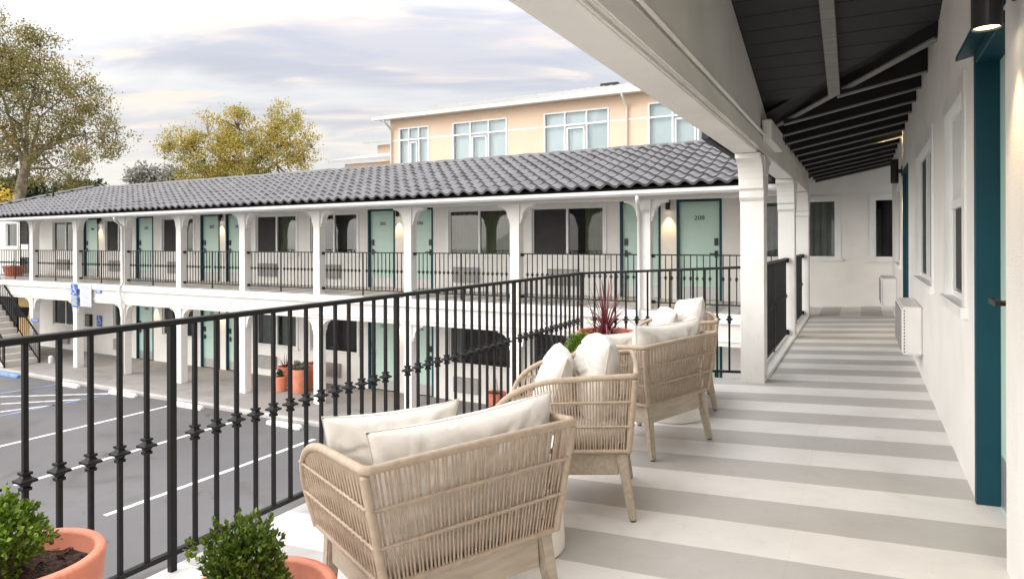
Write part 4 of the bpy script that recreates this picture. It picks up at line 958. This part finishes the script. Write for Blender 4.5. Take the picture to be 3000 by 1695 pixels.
def pillow_mb(w, h, t, seed, sag=0., taper=.20):
    mb = MB(); N_ = 44
    def outline(u, v):
        x = w / 2 * u * (1 - .085 * (1 - v * v)) * (1 - taper * max(0., -v) ** 2)
        y = h / 2 * v * (1 - .10 * (1 - u * u)) - sag * u * u * max(0., v)
        return x, y
    def fn(sg):
        def g_(i, j):
            u = 2 * i - 1; v = 2 * j - 1
            x, y = outline(u, v)
            e = max(0., (1 - abs(u) ** 2.4) * (1 - abs(v) ** 2.1)); z = sg * t / 2 * e ** .44 * (1 + .18 * max(0, -v))
            nz = mnoise.noise(Vector((x * 6 + seed * 3.1, y * 6, sg * 2 + seed))) * .016 + mnoise.noise(Vector((x * 15 + seed, y * 15, sg + seed))) * .008 - .010 * max(0., 1 - 9 * abs(mnoise.noise(Vector((x * 5 + y * 3 + seed * 5, y * 9 - x * 2, seed))))) 
            a = math.atan2(abs(v) + .02, abs(u) + .02)           # creases that fan out of the corners
            cr = .012 * sin(18 * a + seed + 2 * x) * (abs(u) * abs(v)) ** .8
            z += sg * (nz + cr) * min(1, e * 2.2)
            return (x, z, y)
        return g_
    mb.grid(fn(1), N_, N_); mb.grid(fn(-1), N_, N_)
    e = []
    for k_ in range(4 * N_ + 1):
        q = k_ % (4 * N_); s_, r_ = divmod(q, N_); a = -1 + 2 * r_ / N_
        u, v = [(a, -1), (1, a), (-a, 1), (-1, -a)][s_]
        x, y = outline(u, v); e.append((x, 0, y))
    return mb, e
def put_pillow(chair, w, h, t, loc, lean, yaw, roll, seed, label, sag=0.):
    root_m = chairs[chair] @ Matrix.Translation(loc) @ Matrix.Rotation(yaw, 4, 'Z') @ Matrix.Rotation(lean, 4, 'X') @ Matrix.Rotation(roll, 4, 'Y')
    mb, e = pillow_mb(w, h, t, seed, sag)
    o = mb.build('pillow', M['linen'], None, smooth=True, local=True)
    bm = bmesh.new(); bm.from_mesh(o.data); bmesh.ops.remove_doubles(bm, verts=bm.verts, dist=.0006); bmesh.ops.recalc_face_normals(bm, faces=bm.faces); bm.to_mesh(o.data); bm.free()
    sm = MB(); sm.tube(e, .0022, 6, cap=False); sm.build('seam', M['linen'], o, smooth=True, local=True)
    o.matrix_world = root_m; tag(o, label, 'pillow', 'off white pillows on the armchairs')
    return o
put_pillow(0, .68, .40, .22, (.035, .10, .545), .14, .0, -.02, 1, 'long off white pillow against the back of the nearest armchair')
put_pillow(0, .46, .40, .18, (-.105, .36, .545), .26, -.24, .0, 2, 'off white pillow leaning in front of the other in the nearest armchair')
put_pillow(1, .52, .46, .20, (.03, .145, .605), .20, .20, .02, 3, 'plump off white pillow at the back of the second armchair', .05)
put_pillow(1, .50, .42, .16, (.0, .36, .575), .36, .17, -.02, 4, 'off white pillow leaning forward in the second armchair, at its open front', .035)
put_pillow(2, .66, .41, .22, (.03, .10, .57), .16, .0, .03, 5, 'long off white pillow against the back of the third armchair')
put_pillow(2, .46, .40, .17, (-.11, .33, .53), .28, -.25, .0, 6, 'off white pillow in front of the long one in the third armchair')
put_pillow(3, .52, .46, .20, (.02, .15, .61), .22, .30, .10, 7, 'peaked off white pillow at the back of the farthest armchair', .02)
put_pillow(3, .48, .42, .17, (.0, .35, .575), .36, .24, -.03, 8, 'off white pillow at the front of the farthest armchair', .04)

for x, y, lab in ((-1.29, 2.47, 'white drum side table mostly hidden behind the nearest armchair'), (-1.19, 4.80, 'white drum side table seen between the legs of the third armchair')):
    t = empty('side_table', (x, y, fz(x)), label=lab, cat='side table', group='drum side tables'); t.rotation_euler = (0, -tiltY, 0)
    mb = MB(); mb.lathe([(.19, 0), (.205, .006), (.207, .40), (.207, .405)], 0, 0, 48); mb.build('drum', M['drum'], t, smooth=False, local=True)
    mb = MB(); mb.lathe([(.21, .405), (.214, .41), (.214, .43), (.20, .436)], 0, 0, 48); mb.build('table_top', M['drum'], t, smooth=False, local=True)

# ------------------------------------------------------------------ peach building behind
pe = empty('peach_building', (-13, 33, GZ), label='peach stucco three storey building with pale metal roof behind the motel', cat='building')
YP = 30.
def fnP(u, n, z): return (u, YP - n, z)
PW = [(-23.1, -21.05, 3), (-19.5, -16.15, 3), (-14.06, -10.62, 3), (-8.72, -5.3, 3), (-3.3, .1, 3)]
ops = [(a, b, 4.0, 6.36) for a, b, _ in PW] + [(a, b, .8, 3.0) for a, b, _ in PW]
wall_sheet(-23.72, 6, GZ, 6.86, ops, fnP, .3).build('wall', M['peach'], pe, fix=False)
m = MB(); m.box(-23.7, 6, 40.5, 40.7, GZ, 6.8); m.box(-23.7, -23.5, 30.31, 40.5, GZ, 6.8); m.build('side_wall', M['peach'], pe)
m = MB()
xs_ = [-23.72] + [q for a, b, _ in PW for q in (a - .07, b + .07)] + [6]
for a, b in zip(xs_[0::2], xs_[1::2]): m.box(a, b, YP - .012, YP - .001, 5.65, 5.72)
m.build('band', M['wframe'], pe)
for i, (a, b, _) in enumerate(PW):
    for z0, z1, zb in ((4.0, 6.36, 5.68), (.8, 3.0, 2.3)):
        f = MB(lambda x, y, z: fnP(x, y, z)); s = .07
        f.box(a, a + s, -.12, .03, z0, z1); f.box(b - s, b, -.12, .03, z0, z1); f.box(a + s, b - s, -.12, .03, z1 - s, z1); f.box(a + s, b - s, -.12, .03, z0, z0 + s)
        f.box(a + s, b - s, -.11, .02, zb - .04, zb + .04)
        th = (b - a) / 3
        for q in (1, 2): f.box(a + th * q - .04, a + th * q + .04, -.115, .025, z0 + s, z1 - s)
        f.box(a + th + .1, a + th + .17, -.10, .035, z0 + .1, zb - .14); f.box(a + 2 * th - .17, a + 2 * th - .1, -.10, .035, z0 + .1, zb - .14); f.box(a + th + .1, a + 2 * th - .1, -.10, .036, zb - .2, zb - .13)
        wf = f.build('window', M['wframe'], pe)
        p = MB(lambda x, y, z: fnP(x, y, z)); p.quad((a + s, -.08, z0 + s), (b - s, -.08, z0 + s), (b - s, -.08, z1 - s), (a + s, -.08, z1 - s)); p.build('pane', M['skyglass'], wf, fix=False)
        p = MB(lambda x, y, z: fnP(x, y, z)); p.quad((a, -.28, z0), (b, -.28, z0), (b, -.28, z1), (a, -.28, z1)); p.build('sky_reflection', M['sky_reflection'], wf, fix=False)  # added pale sheet, coloured like sky reflected in the glass
rf = MB(); RS = .295
rf.hexa([(-24.4, 29.35, 6.88), (6.5, 29.35, 6.88), (6.5, 35.1, 6.88 + 5.75 * RS), (-23.6, 35.1, 6.88 + 5.75 * RS)], [(-24.4, 29.35, 6.94), (6.5, 29.35, 6.94), (6.5, 35.1, 6.94 + 5.75 * RS), (-23.6, 35.1, 6.94 + 5.75 * RS)])
rf.hexa([(-23.6, 35.1, 6.88 + 5.75 * RS), (6.5, 35.1, 6.88 + 5.75 * RS), (6.5, 41.2, 6.88), (-24.4, 41.2, 6.88)], [(-23.6, 35.1, 6.94 + 5.75 * RS), (6.5, 35.1, 6.94 + 5.75 * RS), (6.5, 41.2, 6.94), (-24.4, 41.2, 6.94)])
ro = rf.build('roof', M['metalroof'], pe)
sm = MB()
for i in range(68):
    x = -23.9 + i * .45
    sm.bar((x, 29.36, 6.955), (x, 35.05, 6.955 + 5.69 * RS), .03, .05)
sm.build('roof_seams', M['gutter'], ro)
m = MB(); m.box(-24.42, 6.5, 29.2, 29.34, 6.78, 6.96); m.build('gutter', M['gutter'], pe, bevel=.02)
m = MB(); m.quad((-24.4, 29.36, 6.865), (6.5, 29.36, 6.865), (6.5, YP + .02, 6.865), (-24.4, YP + .02, 6.865)); m.build('soffit', M['gutter'], pe, fix=False)
m = MB()
for x in (-23.62, -9.75):
    m = MB(); m.tube([(x, 29.28, 6.80), (x, 29.3, 6.7), (x + .03, 29.86, 6.35), (x + .03, 29.9, 6.2), (x + .03, 29.9, GZ)], .06, 8)
    m.build('downspout', M['gutter'], pe, smooth=True)
m = MB(); m.box(-12.9, -11.9, 35.0, 35.6, 8.5, 8.78); m.build('roof_vent', M['board'], pe)
# lower wings at its left end
m = MB(); m.box(-28.35, -23.74, 34.5, 40, GZ, 6.35); m.box(-28.2, -23.74, 31.2, 34.4, GZ, 4.75); m.build('side_wing', M['peach'], pe)
m = MB(); m.hexa([(-29.1, 33.9, 6.38), (-23.73, 33.9, 6.38), (-23.73, 40, 7.6), (-27.6, 40, 7.6)], [(-29.1, 33.9, 6.54), (-23.73, 33.9, 6.54), (-23.73, 40, 7.8), (-27.6, 40, 7.8)])
m.hexa([(-29.0, 30.6, 4.78), (-23.73, 30.6, 4.78), (-23.73, 34.4, 5.65), (-27.2, 34.4, 5.65)], [(-29.0, 30.6, 4.96), (-23.73, 30.6, 4.96), (-23.73, 34.4, 5.83), (-27.2, 34.4, 5.83)]); m.build('wing_roof', M['metalroof'], pe)
m = MB(); m.box(-26.6, -24.0, 31.15, 31.19, 3.9, 4.35); m.build('dark_opening', M['dark'], pe)

# ------------------------------------------------------------------ trees
def rnd_in(rr, s):
    while True:
        v = Vector((rr.uniform(-1, 1), rr.uniform(-1, 1), rr.uniform(-1, 1)))
        if v.length < 1: return v * s
def tree(name, label, cat, trunk, lobes, nclump, nleaf, sig, L, mleaf, mbark, seed, group=None, depth=.8, twig=.028):
    rr = random.Random(seed); base = Vector(trunk[0][0])
    root = empty(name, base, label=label, cat=cat, group=group)
    tb = MB(); pts = [Vector(q) for q, _ in trunk]; rad = [r for _, r in trunk]
    fine = []; fr_ = []
    for (a, ra), (b, rb) in zip(zip(pts, rad), zip(pts[1:], rad[1:])):
        for j in range(4):
            t = j / 4; fine.append(a.lerp(b, t) + Vector((rr.gauss(0, 1), rr.gauss(0, 1), 0)) * ra * .06); fr_.append(ra + (rb - ra) * t)
    fine.append(pts[-1]); fr_.append(rad[-1]); tb.tube(fine, 1, 10, radii=fr_)
    top = pts[-1]; wsum = [l[3] ** 2.2 for l in lobes]; cl = []
    for _ in range(nclump):
        l = rr.choices(lobes, wsum)[0]; d = rnd_in(rr, 1.); d = d.normalized() * (d.length ** .6)
        cl.append(Vector(l[:3]) + Vector((d.x, d.y * depth, d.z)) * l[3])
    # limbs: trunk top -> lobe centres, then twigs to clumps
    limb = []
    for l in lobes:
        e = Vector(l[:3]); s = top.lerp(pts[-2], rr.uniform(0, .6)); mid = s.lerp(e, .5) + Vector((rr.gauss(0, .25), rr.gauss(0, .25), .12 * (e - s).length))
        r0 = rad[-1] * .5
        pth = [s.lerp(mid, t * 2) if t < .5 else mid.lerp(e, t * 2 - 1) for t in [k_ / 6 for k_ in range(7)]]
        pth = [q + Vector((rr.gauss(0, 1), rr.gauss(0, 1), rr.gauss(0, 1))) * .08 for q in pth]
        tb.tube(pth, 1, 7, radii=[r0 * (1 - .82 * k_ / 6) for k_ in range(7)]); limb.append(pth)
    tb.build('trunk', mbark, root, smooth=True)
    tw = MB()
    for c in cl:
        best = min((q for pth in limb for q in pth[2:]), key=lambda q: (q - c).length)
        if (best - c).length > 6: continue
        md = best.lerp(c, .5) + Vector((rr.gauss(0, 1), rr.gauss(0, 1), rr.gauss(.4, 1))) * .06 * (best - c).length
        tw.tube([best, md, c], 1, 5, radii=[twig, twig * .6, twig * .25], cap=False)
    if tw.v: tw.build('branches', M['bark2'], root, fix=False)
    cm = MB()
    for c in cl:
        for _ in range(int(nleaf * rr.uniform(.5, 1.5))):
            p = c + Vector((rr.gauss(0, sig), rr.gauss(0, sig), rr.gauss(0, sig * .75)))
            leaf_quad(cm, p, Vector((rr.gauss(0, 1), rr.gauss(0, 1), rr.gauss(-.3, .8))), Vector((rr.gauss(0, 1), rr.gauss(0, 1), rr.gauss(0, 1))), L * rr.uniform(.6, 1.3), L * .36 * rr.uniform(.7, 1.2), .2)
    cm.build('crown', mleaf, root, fix=False)
    return root
T1 = [(-54.52, 25.45, 13.15, 2.98), (-52.74, 26.4, 14.2, 1.55), (-53.2, 26.14, 10.17, 3.73), (-51.01, 27.31, 11.0, 2.24), (-49.2, 28.3, 9.9, 1.5), (-49.91, 27.89, 7.67, 2.5), (-47.9, 28.95, 7.9, 1.3), (-54.08, 25.68, 6.0, 2.6), (-51.44, 27.07, 5.2, 2.0), (-50.35, 27.66, 4.4, 1.2), (-56.71, 24.28, 10.18, 4.97), (-57.15, 24.05, 13.91, 3.73)]
tree('sycamore_tree', 'tall airy sycamore with pale trunk and olive brown leaves at the left edge', 'tree', [((-54.6, 25.4, GZ), .55), ((-54.41, 25.5, 2.2), .42), ((-53.97, 25.74, 4.45), .34), ((-53.53, 25.97, 6.3), .26)], T1, 760, 56, .35, .165, M['leaf_autumn'], M['bark'], 101)
T2 = [(-41.73, 29.96, 6.75, 1.5), (-40.04, 30.85, 7.3, 1.6), (-38.36, 31.74, 7.9, 1.6), (-37.52, 32.19, 6.84, 1.9), (-35.62, 33.19, 8.3, 1.4), (-35.2, 33.41, 6.83, 2.0), (-33.9, 34.1, 6.35, 1.07), (-40.46, 30.63, 5.66, 1.9), (-38.36, 31.74, 5.41, 2.14), (-35.83, 33.08, 5.17, 2.14), (-42.6, 29.5, 6.74, .71), (-38.5, 31.7, 3.6, 2.2), (-41, 30.3, 3.9, 1.6)]
tree('maple_tree', 'broad golden green tree rising behind the middle of the tile roof', 'tree', [((-37.9, 32, GZ), .36), ((-37.94, 31.96, 1.5), .3), ((-37.94, 31.96, 3.2), .24), ((-37.7, 32.1, 4.9), .17)], T2, 520, 58, .28, .145, M['leaf_gold'], M['bark'], 102)
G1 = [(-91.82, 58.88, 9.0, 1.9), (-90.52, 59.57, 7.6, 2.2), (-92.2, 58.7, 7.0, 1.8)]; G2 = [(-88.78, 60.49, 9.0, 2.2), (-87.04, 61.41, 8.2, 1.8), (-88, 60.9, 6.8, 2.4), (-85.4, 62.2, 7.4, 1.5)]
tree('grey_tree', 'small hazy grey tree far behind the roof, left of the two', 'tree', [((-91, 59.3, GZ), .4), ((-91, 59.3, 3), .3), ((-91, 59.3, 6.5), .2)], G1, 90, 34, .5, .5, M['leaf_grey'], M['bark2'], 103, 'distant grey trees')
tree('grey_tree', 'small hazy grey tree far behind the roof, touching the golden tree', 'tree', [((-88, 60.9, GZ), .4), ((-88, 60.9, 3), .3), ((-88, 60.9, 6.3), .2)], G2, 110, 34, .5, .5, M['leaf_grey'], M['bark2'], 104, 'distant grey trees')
def bush(name, label, c, lobes, n, L, m, seed):
    tree(name, label, 'shrub', [((c[0], c[1], GZ), .12), ((c[0], c[1], 0), .1), ((c[0], c[1], c[2] - .5), .08)], lobes, n, 40, .3, L, m, M['bark2'], seed, None)
bush('dark_shrub', 'dark green shrub behind the roof at the foot of the sycamore', (-61.2, 29.8, 2.6), [(-62.6, 29.0, 4.3, 1.7), (-61.21, 29.82, 4.1, 1.6), (-59.45, 30.76, 3.9, 1.4), (-60.5, 30.2, 2.3, 2.)], 130, .34, M['leaf_dark'], 201)
bush('dark_shrub', 'lower dark green shrub behind the roof right of the sycamore trunk', (-57.9, 31.6, 2.6), [(-57.94, 31.55, 4.0, 1.3), (-56.3, 32.4, 3.9, 1.0), (-54.9, 33.1, 4.1, .6), (-58, 31.6, 2.3, 1.8)], 100, .34, M['leaf_dark'], 202)
bush('yellow_shrub', 'bright yellow shrub behind the roof at the far left edge', (-46.4, 20.7, 1.6), [(-46.3, 20.8, 2.35, .75), (-46.6, 20.6, 1.4, .9)], 60, .2, M['leaf_yellow'], 203)

# ------------------------------------------------------------------ sky, sun, camera
SUN_EL, SUN_AZ = radians(17), radians(220)          # azimuth measured from +Y towards +X
w = bpy.data.worlds.new('World'); sc.world = w; w.use_nodes = True
nt = w.node_tree; N = nt.nodes; L = nt.links; bg = N['Background']
sky = N.new('ShaderNodeTexSky'); sky.sky_type = 'NISHITA'; sky.sun_disc = False; sky.sun_elevation = SUN_EL; sky.sun_rotation = SUN_AZ; sky.air_density = 1.2; sky.dust_density = 3.
tc = N.new('ShaderNodeTexCoord'); sp = N.new('ShaderNodeSeparateXYZ'); L.new(tc.outputs['Generated'], sp.inputs[0])
def math_(op, a=None, b=None, c=None, clamp=False):
    n = N.new('ShaderNodeMath'); n.operation = op; n.use_clamp = clamp
    for i, q in enumerate((a, b, c)):
        if q is None: continue
        if isinstance(q, (int, float)): n.inputs[i].default_value = q
        else: L.new(q, n.inputs[i])
    return n.outputs[0]
zc_ = math_('MAXIMUM', sp.outputs['Z'], 0.)
den = math_('ADD', zc_, .11)
px = math_('DIVIDE', sp.outputs['X'], den); py = math_('DIVIDE', sp.outputs['Y'], den)
cb = N.new('ShaderNodeCombineXYZ'); L.new(px, cb.inputs[0]); L.new(py, cb.inputs[1])
m0 = N.new('ShaderNodeMapping'); m0.inputs['Rotation'].default_value = (0, 0, radians(-28)); L.new(cb.outputs[0], m0.inputs[0])
mp = N.new('ShaderNodeMapping'); mp.inputs['Scale'].default_value = (.46, 1.0, 1); mp.inputs['Location'].default_value = (5.3, 2.2, 0); L.new(m0.outputs[0], mp.inputs[0])
def noise(scale, detail, rough, dist=0.):
    n = N.new('ShaderNodeTexNoise'); n.inputs['Scale'].default_value = scale; n.inputs['Detail'].default_value = detail; n.inputs['Roughness'].default_value = rough; n.inputs['Distortion'].default_value = dist
    L.new(mp.outputs[0], n.inputs['Vector']); return n.outputs['Fac']
def ramp(src, stops):
    r = N.new('ShaderNodeValToRGB'); e = r.color_ramp.elements
    while len(e) < len(stops): e.new(.5)
    for i, (p, c) in enumerate(stops): e[i].position = p; e[i].color = (c, c, c, 1) if isinstance(c, (int, float)) else (*c, 1)
    r.color_ramp.interpolation = 'EASE'; L.new(src, r.inputs[0]); return r.outputs[0]
def mixc(f, a, b):
    n = N.new('ShaderNodeMix'); n.data_type = 'RGBA'
    for i, q in ((0, f), (6, a), (7, b)):
        if isinstance(q, tuple): n.inputs[i].default_value = (*q, 1)
        elif isinstance(q, (int, float)): n.inputs[i].default_value = q
        else: L.new(q, n.inputs[i])
    return n.outputs[2]
big = noise(1.4, 6, .52, .3)
fine = noise(2.8, 7, .55, .6)
CS = 10.
band = ramp(big, [(.35, 0.), (.61, 1.)])
hi = ramp(fine, [(.46, 0.), (.60, 1.)])
grey = (.63 * CS, .655 * CS, .74 * CS); white = (.93 * CS, .935 * CS, .94 * CS); peach = (1.06 * CS, .92 * CS, .82 * CS)
cloud = mixc(band, white, grey)
edge = math_('MULTIPLY', hi, ramp(big, [(.30, 0.), (.46, 1.), (.66, .1)]))
cloud = mixc(edge, cloud, peach)
hor = ramp(zc_, [(.05, .95), (.22, 0.)])
cloud = mixc(hor, cloud, (1.06 * CS, 1.03 * CS, .965 * CS))
cov = ramp(fine, [(.30, .90), (.60, 1.)])
col = mixc(cov, sky.outputs[0], cloud)
# overcast sky: about three times brighter overhead than at the horizon
dp = N.new('ShaderNodeVectorMath'); dp.operation = 'DOT_PRODUCT'; L.new(tc.outputs['Generated'], dp.inputs[0]); dp.inputs[1].default_value = (sin(SUN_AZ) * cos(SUN_EL), cos(SUN_AZ) * cos(SUN_EL), sin(SUN_EL))
west = math_('POWER', math_('MAXIMUM', dp.outputs['Value'], 0.), 2.6)
gain = math_('ADD', math_('MULTIPLY_ADD', math_('POWER', zc_, 2.2), 2.9, .66), 0.)
vs = N.new('ShaderNodeVectorMath'); vs.operation = 'SCALE'; L.new(col, vs.inputs[0]); L.new(gain, vs.inputs['Scale'])
wv = N.new('ShaderNodeVectorMath'); wv.operation = 'SCALE'; wv.inputs[0].default_value = (18.5, 18., 17.); L.new(west, wv.inputs['Scale'])
sm_ = N.new('ShaderNodeVectorMath'); sm_.operation = 'ADD'; L.new(vs.outputs[0], sm_.inputs[0]); L.new(wv.outputs[0], sm_.inputs[1])
L.new(sm_.outputs[0], bg.inputs['Color']); bg.inputs['Strength'].default_value = .1

sl = bpy.data.lights.new('sun', 'SUN'); sl.energy = .65; sl.angle = radians(40); sl.color = (1., .965, .92)
so = bpy.data.objects.new('sun', sl); COL.objects.link(so)
sd = Vector((sin(SUN_AZ) * cos(SUN_EL), cos(SUN_AZ) * cos(SUN_EL), sin(SUN_EL)))
so.rotation_euler = sd.to_track_quat('Z', 'Y').to_euler(); so.location = (-10, -20, 30)

cam = bpy.data.cameras.new('camera'); co = bpy.data.objects.new('camera', cam); COL.objects.link(co)
cam.sensor_width = 36; cam.lens = 1932 / 3000 * 36; cam.shift_y = -(847.5 - 705) / 3000; cam.clip_end = 1000; cam.clip_start = .02
yaw = atan(1023 / 1932)
co.matrix_world = Matrix.Rotation(yaw, 4, 'Z') @ Matrix.Rotation(pi / 2, 4, 'X') @ Matrix.Rotation(-.003, 4, 'Z')
sc.camera = co

for o in list(sc.objects):
    if o.parent is None: o.location.z += ZO

vs_ = sc.view_settings; sc.display_settings.display_device = 'sRGB'; vs_.view_transform = 'Standard'; vs_.look = 'None'; vs_.exposure = .46; vs_.gamma = 1.
sc.cycles.max_bounces = 8; sc.cycles.diffuse_bounces = 5; sc.cycles.transparent_max_bounces = 16; sc.cycles.use_denoising = True
sc.cycles.sample_clamp_indirect = 6.
